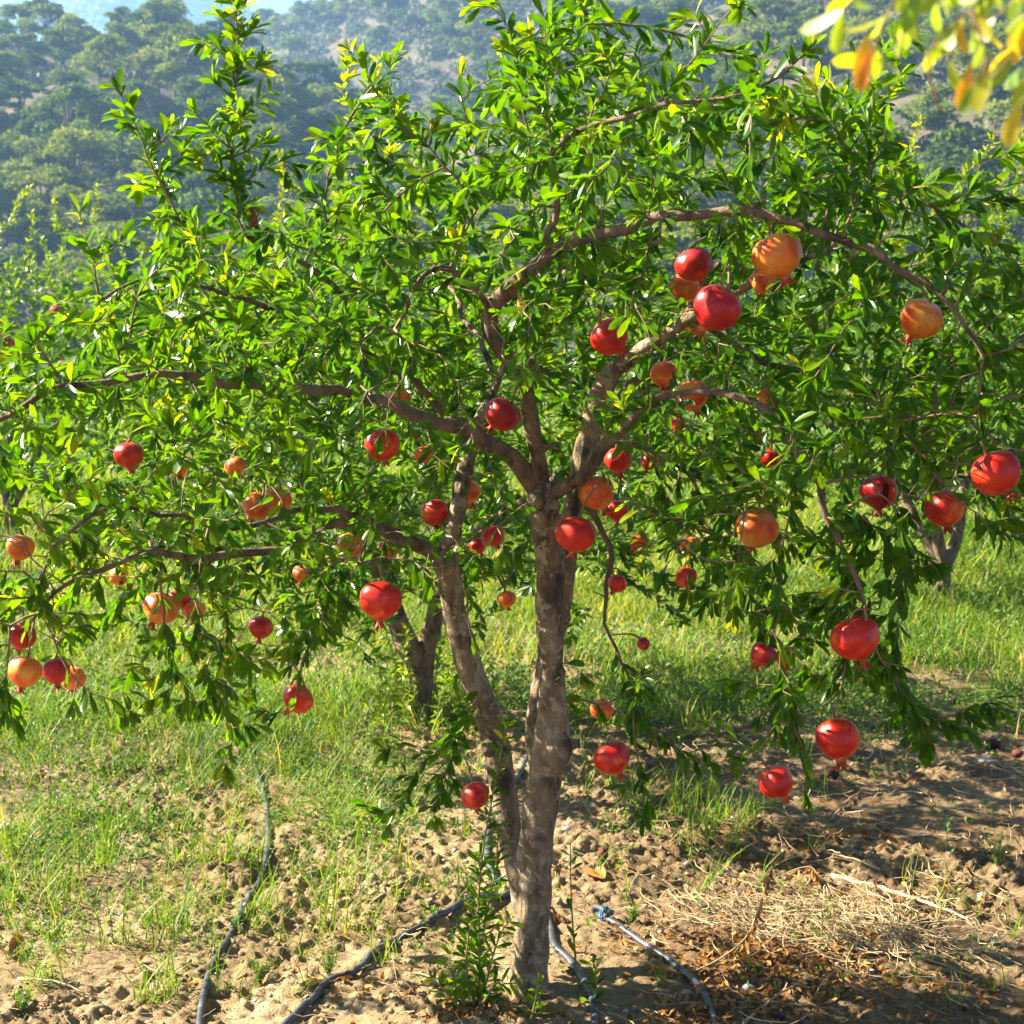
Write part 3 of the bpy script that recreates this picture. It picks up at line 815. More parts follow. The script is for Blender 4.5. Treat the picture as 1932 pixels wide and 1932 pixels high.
# fruit: (u, v, radius, colour, how visible 0..1, label, tilt, extra)
FR = [
    (1309, 498, 34, 'c', .9, 'dark red pomegranate, topmost of the cluster of four beside the arching limb'),
    (1294, 541, 30, 'o', .7, 'orange red pomegranate tucked under the topmost one of the cluster of four'),
    (1353, 581, 47, 'c', 1, 'largest deep red pomegranate in front of the cluster of four'),
    (1314, 606, 27, 'o', .7, 'orange pomegranate half hidden behind the largest one of the cluster of four'),
    (1466, 482, 46, 'y', 1, 'yellow orange pomegranate with a brown blemish high in the crown'),
    (1440, 530, 24, 'o', .4, 'orange pomegranate half hidden in leaves just below the blemished yellow one'),
    (1738, 601, 41, 'y', .95, 'pale orange pomegranate with a bright highlight at the outer right of the crown'),
    (1150, 635, 37, 'r', .7, 'red pomegranate behind leaves above the bend of the pale rear stem'),
    (1252, 706, 26, 'o', .7, 'orange pomegranate with a grooved side just below the right rear limb'),
    (1306, 746, 32, 'o', .55, 'dull orange pomegranate behind a thin branch below the right rear limb'),
    (243, 858, 28, 'r', 1, 'glossy red pomegranate hanging under the far left end of the long limb'),
    (38, 1032, 28, 'y', 1, 'orange yellow pomegranate at the left edge of the picture'),
    (224, 1088, 18, 'y', .7, 'small yellow orange pomegranate turned sideways by the dark left branch'),
    (303, 1148, 33, 'o', .75, 'orange pomegranate behind dark leaves, biggest of the trio at lower left'),
    (338, 1130, 22, 'r', .6, 'red pomegranate at the back of the trio at lower left'),
    (366, 1152, 22, 'o', .5, 'small orange pomegranate peeping out beside the trio at lower left'),
    (486, 955, 28, 'o', .75, 'orange red pomegranate of a pair in the left crown, the brighter one'),
    (524, 942, 26, 'o', .6, 'dusky orange pomegranate leaning on its brighter twin in the left crown'),
    (492, 1183, 24, 'c', .95, 'crimson pomegranate hanging alone on a thin twig over the green grass'),
    (42, 1200, 27, 'c', .7, 'dark red pomegranate above the yellow one at the lower left edge'),
    (47, 1266, 33, 'y', .85, 'yellow pomegranate hanging lowest at the left edge'),
    (106, 1265, 28, 'c', .8, 'crimson pomegranate beside the yellow one at the lower left edge'),
    (138, 1280, 24, 'o', .55, 'orange pomegranate hidden behind its crimson neighbour at lower left'),
    (562, 1318, 30, 'r', .8, 'red pomegranate wrapped in leaves at the tip of a hanging twig over the grass'),
    (718, 1131, 42, 'r', 1, 'large glossy red pomegranate hanging free to the left of the forked left stem'),
    (660, 1030, 25, 'o', .6, 'dull orange pomegranate under bright leaves left of the fork of the left stem'),
    (733, 1038, 18, 'r', .5, 'small red pomegranate peeping out near the fork of the left stem'),
    (722, 838, 33, 'r', .75, 'pinkish red pomegranate below the long left limb'),
    (754, 750, 23, 'o', .6, 'bright orange red pomegranate resting just above the long left limb'),
    (800, 858, 18, 'o', .5, 'small orange pomegranate in the shade under the long left limb'),
    (948, 782, 34, 'c', .75, 'dark crimson cracked pomegranate in the shade left of the upright limb'),
    (820, 968, 27, 'r', .8, 'red pomegranate with a lit leaf across it left of the left stem'),
    (884, 928, 24, 'o', .6, 'orange pomegranate half hidden behind the left stem'),
    (930, 1011, 22, 'r', .7, 'red pomegranate in the shade between the left stem and the trunk'),
    (900, 1030, 17, 'r', .5, 'small red pomegranate close to the left stem beside a larger red one'),
    (956, 1130, 18, 'o', 1, 'small dull brownish orange pomegranate hanging between the two stems'),
    (1086, 1008, 38, 'r', 1, 'large red pomegranate hanging right against the trunk just below the fork'),
    (1127, 930, 35, 'o', .75, 'orange pomegranate above the large red one at the fork'),
    (1164, 963, 22, 'r', .6, 'small red pomegranate behind the orange one at the fork'),
    (1166, 868, 27, 'r', .65, 'red pomegranate partly behind the short right limb above the fork'),
    (1225, 870, 18, 'c', .5, 'small crimson pomegranate in deep shade beyond the end of the short right limb'),
    (1165, 1101, 19, 'r', .8, 'small red pomegranate on the hanging strand right of the trunk'),
    (1205, 1025, 17, 'r', .5, 'small red pomegranate in shade over the grass right of the trunk'),
    (1303, 1030, 20, 'o', .6, 'small orange red pomegranate above another one by the right hanging leaves'),
    (1295, 1090, 21, 'r', .75, 'small red pomegranate with a leaf across it, lower of two by the right hanging leaves'),
    (1428, 997, 40, 'o', .95, 'big orange red pomegranate under a tuft of bright leaves in the right crown'),
    (1659, 927, 36, 'c', 1, 'split crimson pomegranate with an open crack'),
    (1782, 960, 37, 'r', .75, 'red pomegranate with leaves hanging over it next to the split one'),
    (1880, 893, 46, 'r', .9, 'large pinkish red pomegranate at the right edge of the picture'),
    (1440, 1235, 26, 'c', .8, 'crimson pomegranate with a dark leaf on it, low on the right hanging strand'),
    (1482, 1240, 20, 'o', .5, 'orange pomegranate hidden behind its crimson neighbour on the right strand'),
    (1614, 1204, 46, 'r', 1, 'large bright red pomegranate with an orange shoulder under hanging leaves'),
    (1581, 1393, 44, 'r', 1, 'large red pomegranate hanging over the bare soil with a white highlight'),
    (1464, 1475, 35, 'r', 1, 'red pomegranate hanging lowest of all at the end of a leafy strand'),
    (1155, 1430, 35, 'r', 1, 'red pomegranate hanging over the soil close to the right of the trunk burl'),
    (897, 1501, 28, 'r', .95, 'red pomegranate hanging low in front of the left stem near the ground'),
    (1136, 1338, 24, 'o', .6, 'reddish pomegranate hidden behind a fan of dark leaves right of the trunk'),
    (1214, 1215, 13, 'c', .6, 'tiny crimson pomegranate on the tip of the strand right of the trunk'),
    (1453, 864, 18, 'c', .6, 'small crimson pomegranate in the shade of the right crown'),
    (444, 880, 20, 'o', .5, 'orange pomegranate mostly hidden by leaves in the middle of the left crown'),
    (338, 886, 16, 'o', .6, 'small orange pomegranate beside the long twig in the left crown'),
    (568, 1082, 17, 'o', .6, 'small orange pomegranate low in the left crown'),
    (1440, 748, 16, 'o', .5, 'small orange pomegranate among shaded leaves below the right limb'),
    (1280, 800, 14, 'r', .5, 'tiny red pomegranate in shaded leaves beyond the right rear stem'),
]
YS = []
for (u, v, r, c, vis, lab) in FR:
    d = 0.5 * (3.02 if u > 1350 or u < 700 else 3.15) + 0.5 * (0.043 * F / r)
    d = float(np.clip(d, 2.55, 3.62 if vis > 0.6 else 3.75))
    if u > 1400: d = min(d, 3.2)
    YS.append(d)
YS[FR.index([f for f in FR if f[0] == 1086][0])] = 3.22
YS[FR.index([f for f in FR if f[0] == 897][0])] = 3.3
YS[FR.index([f for f in FR if f[0] == 956][0])] = 3.45
for uu, yy in ((1214, 3.47), (1165, 3.5), (1205, 3.55), (1295, 3.4), (1303, 3.38)):
    YS[[f[0] for f in FR].index(uu)] = yy
FCEN = np.array([W(f[0], f[1], y) for f, y in zip(FR, YS)])
FRAD = np.array([f[2] * y / F for f, y in zip(FR, YS)])
FVIS = np.array([f[4] for f in FR])
CAMP = np.array([0, 0, CAM_H])


def build_main_tree():
    rng = np.random.default_rng(11)
    root = empty('pomegranate_tree', (float(W(1008, 1935, Y0)[0]), Y0, 0))
    tag(root, 'large pomegranate tree with an arching crown, forked trunk and many red fruits', 'tree')
    off = -np.array(root.location)
    sk = Skeleton()
    limb_paths = []
    tP, tR = wpoly(TRUNK, Y0)
    # burls and pruning knots on the trunk
    mb = MB()
    tube(mb, tP + off, tR, 26, 0.34, seed=1)

    def knob(mb, u, v, y, r, seed, sq=(1, 1, 1)):
        c = W(u, v, y) + off
        R = r * y / F
        n, m = 12, 9
        th = np.linspace(0, 2 * math.pi, n, endpoint=False); ph = np.linspace(0.05, math.pi - 0.05, m)
        PH, TH = np.meshgrid(ph, th, indexing='ij')
        d = np.stack([np.sin(PH) * np.cos(TH), np.sin(PH) * np.sin(TH), np.cos(PH)], -1)
        k = 1 + 0.5 * (fbm(d[..., 0] * 2 + seed, d[..., 1] * 2, d[..., 2] * 2, 3, seed) - 0.5)
        V = c + d * k[..., None] * R * np.array(sq)
        i = np.arange(m - 1)[:, None] * n; j = np.arange(n)[None]; kk = (j + 1) % n
        mb.add(V.reshape(-1, 3), np.stack([i + j, i + n + j, i + n + kk, i + kk], -1).reshape(-1, 4))
    knob(mb, 1056, 1412, Y0 - 0.02, 26, 3, (1, 1, 1.25))
    knob(mb, 1042, 1430, Y0 - 0.02, 30, 5, (1, 1, 1.3))
    knob(mb, 1012, 945, Y0 - 0.04, 17, 7)
    knob(mb, 1044, 955, Y0 - 0.02, 14, 8)
    knob(mb, 1022, 975, Y0 - 0.045, 14, 9)
    knob(mb, 1062, 1165, Y0 + 0.10, 17, 12)
    knob(mb, 1030, 1890, Y0 - 0.02, 30, 14, (1, 1, 0.8))
    knob(mb, 985, 1915, Y0 - 0.02, 32, 15, (1.1, 1, 0.7))
    link('trunk', mb.mesh('trunk', [M_BARK]), root)
    sk.chain(tP, tR)
    for k, st in enumerate(STEMS):
        P, R = wpoly(st, Y0)
        mb = MB(); tube(mb, P + off, R, 20, 0.34, seed=20 + k)
        if k == 0:
            knob(mb, 922, 1412, Y0 + 0.17, 17, 21)
            knob(mb, 838, 1062, Y0 + 0.2, 24, 22)
        link('stem', mb.mesh('stem', [M_BARK]), root)
        sk.chain(P, R)
    for k, st in enumerate(LIMBS):
        P, R = wpoly(st, Y0)
        w = (np.stack([fbm(np.arange(len(P)) * 0.3, np.full(len(P), 3.1 * k + q), None, 2, 70 + q) - 0.5 for q in range(3)], 1)) * 0.045
        w *= np.clip(np.arange(len(P)) / 6, 0, 1)[:, None]
        P = P + w
        mb = MB(); tube(mb, P + off, R, 12, 0.32, seed=40 + k)
        for q in range(int(len(P) * 0.25)):
            i = rng.integers(3, len(P) - 1)
            dd = randdir(1, rng)[0] + np.array([0, 0, 0.4]); Ls = rng.uniform(0.012, 0.035) + R[i]
            tube(mb, np.array([P[i], P[i] + dd * Ls * 0.6, P[i] + dd * Ls]) + off, [R[i] * 0.45, R[i] * 0.3, R[i] * 0.22], 6, 0.2, seed=q)
        link('limb', mb.mesh('limb', [M_LIMB]), root)
        sk.chain(P, R)
        limb_paths.append((P, R))
    att = []
    shoot_pts = []
    for pts, dy, leafy in SHOOTS:
        n = len(pts)
        P, R = wpoly([(u, v, dy, 2.6 - 1.9 * i / (n - 1)) for i, (u, v) in enumerate(pts)], Y0, 0.035)
        P = P + (rng.normal(size=P.shape) * 0.003)
        # join to the nearest wood with a short curve
        j = sk.nearest(P[0]); q = sk.P[j]
        g = np.linalg.norm(P[0] - q)
        if g > 0.05:
            m = max(2, int(g / 0.04))
            t = np.linspace(0, 1, m, endpoint=False)[1:]
            if len(t):
                C = q[None] * (1 - t)[:, None] + P[0][None] * t[:, None] + np.array([0, 0, 0.06])[None] * (4 * t * (1 - t) * g)[:, None]
                P = np.vstack([C, P]); R = np.r_[np.full(len(t), R[0]), R]
        sk.chain(P, R, j)
        shoot_pts += list(P)
        for i in range(0, len(P), 2):
            for _ in range(int(leafy * 0.75 + rng.random())):
                att.append(P[i] + randdir(1, rng)[0] * rng.uniform(0.072, 0.105))
    n_hand = len(sk.P)
    # crown volume
    for r, row in enumerate(DENS):
        for c, ch in enumerate(row):
            k = int(ch)
            if not k: continue
            n = rng.poisson(k * 2.9)
            for _ in range(n):
                u = (c + rng.random()) * 96.6; v = (r + rng.random()) * 96.6
                s = (u - 966) / 1500
                T = 0.98 * math.sqrt(max(0.08, 1 - s * s)) * (1 if r < 10 else 0.55) * (0.75 if r < 3 else 1)
                mid = 3.34 - 0.10 * abs(s) - (0.30 * max(0, s)) - (0.12 if r >= 10 else 0)
                y = mid + T * (rng.random() * 1.75 - 0.8)
                att.append(W(u, v, max(2.35, y)))
    # the crown goes on beyond both sides of the picture
    for side in (-1, 1):
        for _ in range(330 if side > 0 else 300):
            u = 966 + side * rng.uniform(966, 1220 if side < 0 else 1330); v = rng.uniform(660 if side < 0 else 440, 1250 if side < 0 else 1000)
            att.append(W(u, v, rng.uniform(2.6, 3.7)))
    for p, r in zip(FCEN, FRAD):
        att.append(p + np.array([rng.normal() * 0.01, rng.normal() * 0.01 + 0.01, r + 0.05]))

    def trop(p):
        u, v = proj(p)
        return np.array([0, 0, 0.22 if v < 650 else (-0.1 if v > 950 else 0.08)])
    G = np.array([[int(ch) for ch in row] for row in DENS], float)
    SH = np.array(shoot_pts)

    def ok(p):
        rel = p[None] - FCEN
        ax = norm(CAMP - FCEN)
        al = (rel * ax).sum(1)
        pe = np.linalg.norm(rel - ax * al[:, None], axis=1)
        if ((al > -FRAD) & (al < 0.6) & (pe < FRAD * 0.95) & (FVIS > 0.65)).any(): return False
        u, v = proj(p)
        x, y = u / 96.6 - 0.5, v / 96.6 - 0.5
        if x > 19.5: return True
        x = max(x, 0.0)
        x0, y0 = int(np.clip(math.floor(x), 0, 18)), int(np.clip(math.floor(y), 0, 14))
        fx, fy = np.clip(x - x0, 0, 1), np.clip(y - y0, 0, 1)
        g = G[y0, x0] * (1 - fx) * (1 - fy) + G[y0, x0 + 1] * fx * (1 - fy) + G[y0 + 1, x0] * (1 - fx) * fy + G[y0 + 1, x0 + 1] * fx * fy
        if g > 2.7: return True
        return ((SH - p) ** 2).sum(1).min() < 0.115 ** 2
    sk.grow(att, rng=rng, trop=trop, di=0.6, dk=0.065, step=0.046, jit=0.28, ok=ok)
    R = sk.radii()
    P = np.array(sk.P); par = np.array(sk.par); hand = np.array(sk.hand)
    print('tree nodes', len(P), 'hand', n_hand, 'attractors', len(att))
    mb = MB()
    # twigs: everything thinner than a hand-made limb
    big_hand = hand & (R > 0.0032)
    idx = np.nonzero((par >= 0) & ~(big_hand & hand[np.maximum(par, 0)]))[0]
    ra = np.minimum(R[par[idx]], R[idx] * 1.35 + 0.0002)
    seg_prisms(mb, P[par[idx]] + off, P[idx] + off, ra, R[idx], 6, mat=1)
    # leaves
    dirs = norm(P - P[np.maximum(par, 0)])
    kids = np.array(sk.kids)
    low = np.clip((proj(P)[1] - 850) / 250, -0.1, 1) * np.clip((3.6 - P[:, 1]) / 0.3, 0, 1) - 0.001
    LP, LD, LN, LL, LT = [], [], [], [], []

    def keep(p, q):
        """leaf from p to q: keep the sight of the fruit partly free, as on the tree"""
        c = (p + q) / 2
        ax = norm(CAMP - FCEN)
        rel = c[None] - FCEN
        al = (rel * ax).sum(1)
        pe = np.linalg.norm(rel - ax * al[:, None], axis=1)
        ins = np.linalg.norm(rel, axis=1) < FRAD * 1.0
        if ins.any(): return False
        hit = (al > -FRAD * 0.3) & (al < 1.0) & (pe < FRAD * 1.15 + 0.018)
        if hit.any() and rng.random() < min(1, 0.32 + 0.75 * FVIS[hit].max()): return False
        return True

    # sight lines to the wood that shows in the photograph
    wood = []
    for P_, R_ in [wpoly(TRUNK[:], Y0)] + [wpoly(s, Y0) for s in STEMS]:
        wood.append(np.c_[P_[::2], R_[::2], np.full(len(P_[::2]), 0.9)])
    for k, kp in ((0, .62), (1, .72), (2, .55), (3, .4), (4, .5), (5, .45)):
        P_, R_ = limb_paths[k]
        wood.append(np.c_[P_[::2], R_[::2], np.full(len(P_[::2]), kp)])
    wood = np.vstack(wood)
    wax = norm(CAMP - wood[:, :3])

    def keep2(c):
        rel = c[None] - wood[:, :3]
        al = (rel * wax).sum(1)
        pe = np.linalg.norm(rel - wax * al[:, None], axis=1)
        hit = (al > 0.0) & (al < 0.8) & (pe < wood[:, 3] + 0.016)
        return not (hit.any() and rng.random() < wood[hit, 4].max())

    sun = np.array([-0.8, -0.1, 0.57])
    for i in range(len(P)):
        if R[i] > 0.0036 or par[i] < 0: continue
        d = dirs[i]
        tip = kids[i] == 0
        k = rng.integers(5, 9) if not tip else rng.integers(8, 12)
        if hand[i] and R[i] > 0.0034: k = rng.integers(0, 3)
        t0 = 0.42 + 0.13 * rng.normal()
        young = tip and rng.random() < 0.3
        for q in range(k):
            a = randdir(1, rng)[0]; a = a - d * np.dot(a, d); a /= np.linalg.norm(a) + 1e-9
            ang = rng.uniform(0.5, 1.15) if not tip else rng.uniform(0.15, 0.95)
            ld = d * math.cos(ang) + a * math.sin(ang) + np.array([0, 0, -0.08 if low[i] < 0 else -0.75 * low[i]])
            L = rng.uniform(0.030, 0.057) * (0.88 if tip else 1.0)
            p0 = P[i] - d * rng.random() * 0.03
            if not keep(p0, p0 + ld * L): continue
            if not keep2(p0 + ld * L * 0.5): continue
            LP.append(p0); LD.append(ld); LL.append(L)
            LN.append(norm(np.array([0, 0, 0.9]) + d * 0.35 + rng.normal(size=3) * 0.55))
            LT.append(t0 + 0.12 * rng.normal() + (0.25 if young else 0))
    LP = np.array(LP); LD = np.array(LD); LN = np.array(LN); LL = np.array(LL); LT = np.array(LT)
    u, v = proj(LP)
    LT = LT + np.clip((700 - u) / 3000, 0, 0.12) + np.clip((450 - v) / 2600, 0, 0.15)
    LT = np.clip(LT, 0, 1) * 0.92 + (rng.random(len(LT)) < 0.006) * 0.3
    print('main leaves', len(LP))
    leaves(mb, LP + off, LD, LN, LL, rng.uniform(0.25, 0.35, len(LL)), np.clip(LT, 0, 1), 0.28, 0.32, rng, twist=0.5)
    link('crown', mb.mesh('crown', [M_LEAF, M_TWIG]), root)
    # suckers at the foot of the trunk
    suckers = [([(900, 1900), (905, 1800), (903, 1700), (912, 1600), (930, 1500), (945, 1420), (955, 1370)], -0.10),
               ([(895, 1900), (880, 1830), (885, 1760), (900, 1700)], -0.12),
               ([(905, 1905), (925, 1820), (945, 1760), (960, 1740)], -0.14),
               ([(880, 1900), (855, 1850), (848, 1800)], -0.12),
               ([(1000, 1930), (1010, 1890), (1015, 1860)], -0.2),
               ([(1095, 1900), (1085, 1800), (1078, 1700), (1076, 1590)], -0.02),
               ([(1110, 1915), (1125, 1870), (1118, 1820)], -0.08),
               ([(910, 1895), (935, 1860), (975, 1855)], -0.16),
               ([(890, 1895), (915, 1740), (935, 1640), (940, 1560)], -0.06),
               ([(870, 1905), (840, 1870), (820, 1850)], -0.15)]
    for si, (pts, dy) in enumerate(suckers):
        e = empty('sucker_shoot'); e.parent = root
        n = len(pts)
        Pp, Rr = wpoly([(a, b, dy, 3.2 - 2.2 * i / (n - 1)) for i, (a, b) in enumerate(pts)], Y0, 0.016)
        mb = MB(); tube(mb, Pp + off, Rr, 6)
        link('shoot_stem', mb.mesh('shoot_stem', [M_SHOOT]), e)
        D = norm(np.gradient(Pp, axis=0))
        lp, ld, ln, ll, lt = [], [], [], [], []
        for i in range(1, len(Pp)):
            k = 4 if si != 5 else 2
            if i == len(Pp) - 1: k = 5
            if si == 5 and rng.random() < 0.5: continue
            a0 = randdir(1, rng)[0]
            for q in range(k):
                a = a0 * (1 if q % 2 == 0 else -1) + rng.normal(size=3) * 0.4
                a = a - D[i] * np.dot(a, D[i]); a /= np.linalg.norm(a)
                ld.append(D[i] * 0.55 + a * 0.8); lp.append(Pp[i])
                ll.append(rng.uniform(0.026, 0.054) * (1 - 0.3 * i / len(Pp)))
                ln.append(norm(np.array([0, 0, 1]) + rng.normal(size=3) * 0.4))
                lt.append(0.5 + 0.13 * rng.normal() + (0.2 if i > len(Pp) - 4 else 0))
        mb = MB(); leaves(mb, np.array(lp) + off, np.array(ld), np.array(ln), np.array(ll), 0.3, np.clip(lt, 0, 1), 0.25, 0.3, rng)
        link('shoot_foliage', mb.mesh('shoot_foliage', [M_LEAF]), e)
    return sk, P, R


SK, SKP, SKR = build_main_tree()


# ------------------------------------------------------------------ fruit
def fruit_body(seed, split=False):
    rng = np.random.default_rng(seed)
    n, m = 40, 26
    th = np.linspace(0, 2 * math.pi, n, endpoint=False)
    ph = np.linspace(0.0, math.pi, m); ph[0] = 0.02; ph[-1] = math.pi - 0.02
    PH, TH = np.meshgrid(ph, th, indexing='ij')
    r = 1 + 0.032 * np.cos(6 * TH + rng.random() * 6) * np.sin(PH) ** 2 + 0.03 * np.cos(2 * TH + rng.random() * 6) * np.sin(PH)
    x = np.sin(PH) * np.cos(TH); y = np.sin(PH) * np.sin(TH); z = np.cos(PH)
    r = r + 0.09 * (fbm(x * 1.2 + seed, y * 1.2, z * 1.2, 2, seed) - 0.5)
    # flattened shoulders with a dimple at the stalk, a little neck at the calyx
    zz = z * (0.90 - 0.06 * np.exp(-((PH) / 0.35) ** 2)) - 0.06 * np.exp(-((math.pi - PH) / 0.3) ** 2)
    shoulder = 1 + 0.035 * np.sin(PH * 2)
    mats = [FM['r']]
    mid = None
    if split:
        a = (TH - (-math.pi / 2 + 0.12) + math.pi) % (2 * math.pi) - math.pi
        wdt = 0.16 + 0.05 * np.sin(PH * 5)
        cr = np.exp(-(a / wdt) ** 4) * np.exp(-((PH - 1.6) / 1.05) ** 6)
        r = r - 0.28 * cr
    V = np.stack([x * r * shoulder, y * r * shoulder, zz * r], -1).reshape(-1, 3)
    i = np.arange(m - 1)[:, None] * n; j = np.arange(n)[None]; k = (j + 1) % n
    Q = np.stack([i + j, i + n + j, i + n + k, i + k], -1).reshape(-1, 4)
    mi = np.zeros(len(Q), int)
    if split:
        c = cr.reshape(-1)[Q].mean(1); mi = (c > 0.45).astype(int)
    T = np.vstack([np.stack([np.arange(n), (np.arange(n) + 1) % n, np.full(n, m * n)], 1), np.stack([(m - 1) * n + (np.arange(n) + 1) % n, (m - 1) * n + np.arange(n), np.full(n, m * n + 1)], 1)])
    V = np.vstack([V, V[:n].mean(0), V[(m - 1) * n:m * n].mean(0)])
    return V, Q, T, np.r_[mi, np.zeros(len(T), int)]


def calyx_mesh():
    """short tube ending in six pointed, flared sepals"""
    mb = MB()
    n = 24
    prof = [(-0.80, 0.27), (-0.92, 0.215), (-1.01, 0.19), (-1.09, 0.20), (-1.15, 0.225)]
    th = np.linspace(0, 2 * math.pi, n, endpoint=False)
    V = np.concatenate([np.stack([r * np.cos(th), r * np.sin(th), np.full(n, z)], 1) for z, r in prof])
    i = np.arange(len(prof) - 1)[:, None] * n; j = np.arange(n)[None]; k = (j + 1) % n
    mb.add(V, np.stack([i + j, i + n + j, i + n + k, i + k], -1).reshape(-1, 4))
    for s in range(6):
        a = s * math.pi / 3
        c, sn = math.cos(a), math.sin(a)
        w = 0.215 * math.sin(math.pi / 6.3)
        R = 0.215
        pts = []
        for (rad, z, hw) in ((R * 0.99, -1.145, w), (R * 1.25, -1.23, w * 0.85), (R * 1.7, -1.31, w * 0.5), (R * 2.15, -1.34, 0.004)):
            for sg in (-1, 1):
                pts.append([rad * c - sg * hw * sn, rad * sn + sg * hw * c, z])
        pin = [[p[0] * 0.93, p[1] * 0.93, p[2] - 0.02] for p in pts]
        V = np.array(pts + pin)
        Q = []
        for q in range(3):
            b = q * 2
            Q += [[b, b + 1, b + 3, b + 2], [8 + b + 1, 8 + b, 8 + b + 2, 8 + b + 3], [b, b + 2, 8 + b + 2, 8 + b], [b + 1, 8 + b + 1, 8 + b + 3, b + 3]]
        mb.add(V, Q)
    return mb.mesh('calyx', [M_CALYX])


def build_fruit():
    rng = np.random.default_rng(5)
    raw = [fruit_body(s) for s in (2, 3, 5, 8)]
    bodies = {c: [mesh_from('pomegranate', V, Q, T, [FM[c]], mi) for V, Q, T, mi in raw] for c in FM}
    V, Q, T, mi = fruit_body(4, True)
    splitm = mesh_from('pomegranate', V, Q, T, [FM['c'], M_ARIL], mi)
    cal = calyx_mesh()
    for k, ((u, v, r, c, vis, lab), cen, R) in enumerate(zip(FR, FCEN, FRAD)):
        me = splitm if 'split crimson' in lab else bodies[c][rng.integers(4)]
        o = link('pomegranate', me, None, cen)
        o.scale = (R, R, R)
        tx, ty = rng.normal() * 0.38, rng.normal() * 0.38
        rz = rng.uniform(0, 6.28)
        if 'sideways' in lab: ty = -1.2
        if 'bright highlight' in lab: ty = -0.35
        if 'split crimson' in lab: tx = ty = 0.03; rz = 0
        o.rotation_euler = (tx, ty, rz)
        tag(o, lab, 'fruit', 'pomegranates hanging on the big tree')
        cx = link('calyx', cal, o)
        q = rng.uniform(0.8, 1.15); cx.scale = (q, q, rng.uniform(0.96, 1.04)); cx.rotation_euler = (0, 0, rng.uniform(0, 6))
        # stalk up to the wood
        Rm = Matrix.LocRotScale(o.location, o.rotation_euler, o.scale)
        top = np.array(Rm @ Vector((0, 0, 0.80)))
        dd = np.linalg.norm(SKP - (top + np.array([0, 0, 0.05])), axis=1) + np.where(SKP[:, 2] < top[2], 0.15, 0)
        tgt = SKP[int(dd.argmin())]
        inv = Rm.inverted()
        pts = [inv @ Vector(p) for p in (top, top * 0.65 + tgt * 0.35 + np.array([0, 0, 0.012]), tgt)]
        P = catmull(np.array([list(p) for p in pts]), 6)
        mb = MB(); tube(mb, P, np.linspace(0.075, 0.045, len(P)) * (0.04 / R), 6)
        link('stalk', mb.mesh('stalk', [M_TWIG]), o)
    return bodies, cal


BODIES, CALYX = build_fruit()


def small_bits():
    # a flower bud and a young bloom
    for (u, v, y, lab, s) in ((984, 560, 3.05, 'small orange flower bud hanging below the bend of the upright limb', 0.011), (478, 386, 3.3, 'dark red withered bloom among leaves at the foot of the tallest left shoot', 0.014)):
        mb = MB()
        p = W(u, v, y)
        prof = [(0, 0.25), (-0.7, 0.75), (-1.5, 0.85), (-2.2, 0.6), (-2.7, 0.75), (-3.0, 0.35)]
        P = np.array([[0, 0, z] for z, _ in prof]); tube(mb, P * s, [r * s for _, r in prof], 10)
        for q in range(6):
            a = q * math.pi / 3
            d = np.array([[math.cos(a) * 0.6, math.sin(a) * 0.6, -0.8]])
            leaves(mb, np.array([[0, 0, -2.2 * s]]), d, np.array([[math.cos(a), math.sin(a), 0.6]]), 1.5 * s, 0.6, 0.5, 0.2, 0.2, RNG)
        o = link('flower_bud', mb.mesh('flower_bud', [FM['o'] if s < 0.012 else FM['c']]), None, p)
        tag(o, lab, 'flower')
        j = int(np.linalg.norm(SKP - p - np.array([0, 0, 0.02]), axis=1).argmin())
        mb = MB(); tube(mb, np.array([[0, 0, 0], (SKP[j] - p) * 0.5 + [0, 0, 0.005], SKP[j] - p]), 0.0012, 5)
        link('stalk', mb.mesh('stalk', [M_TWIG]), o)


small_bits()


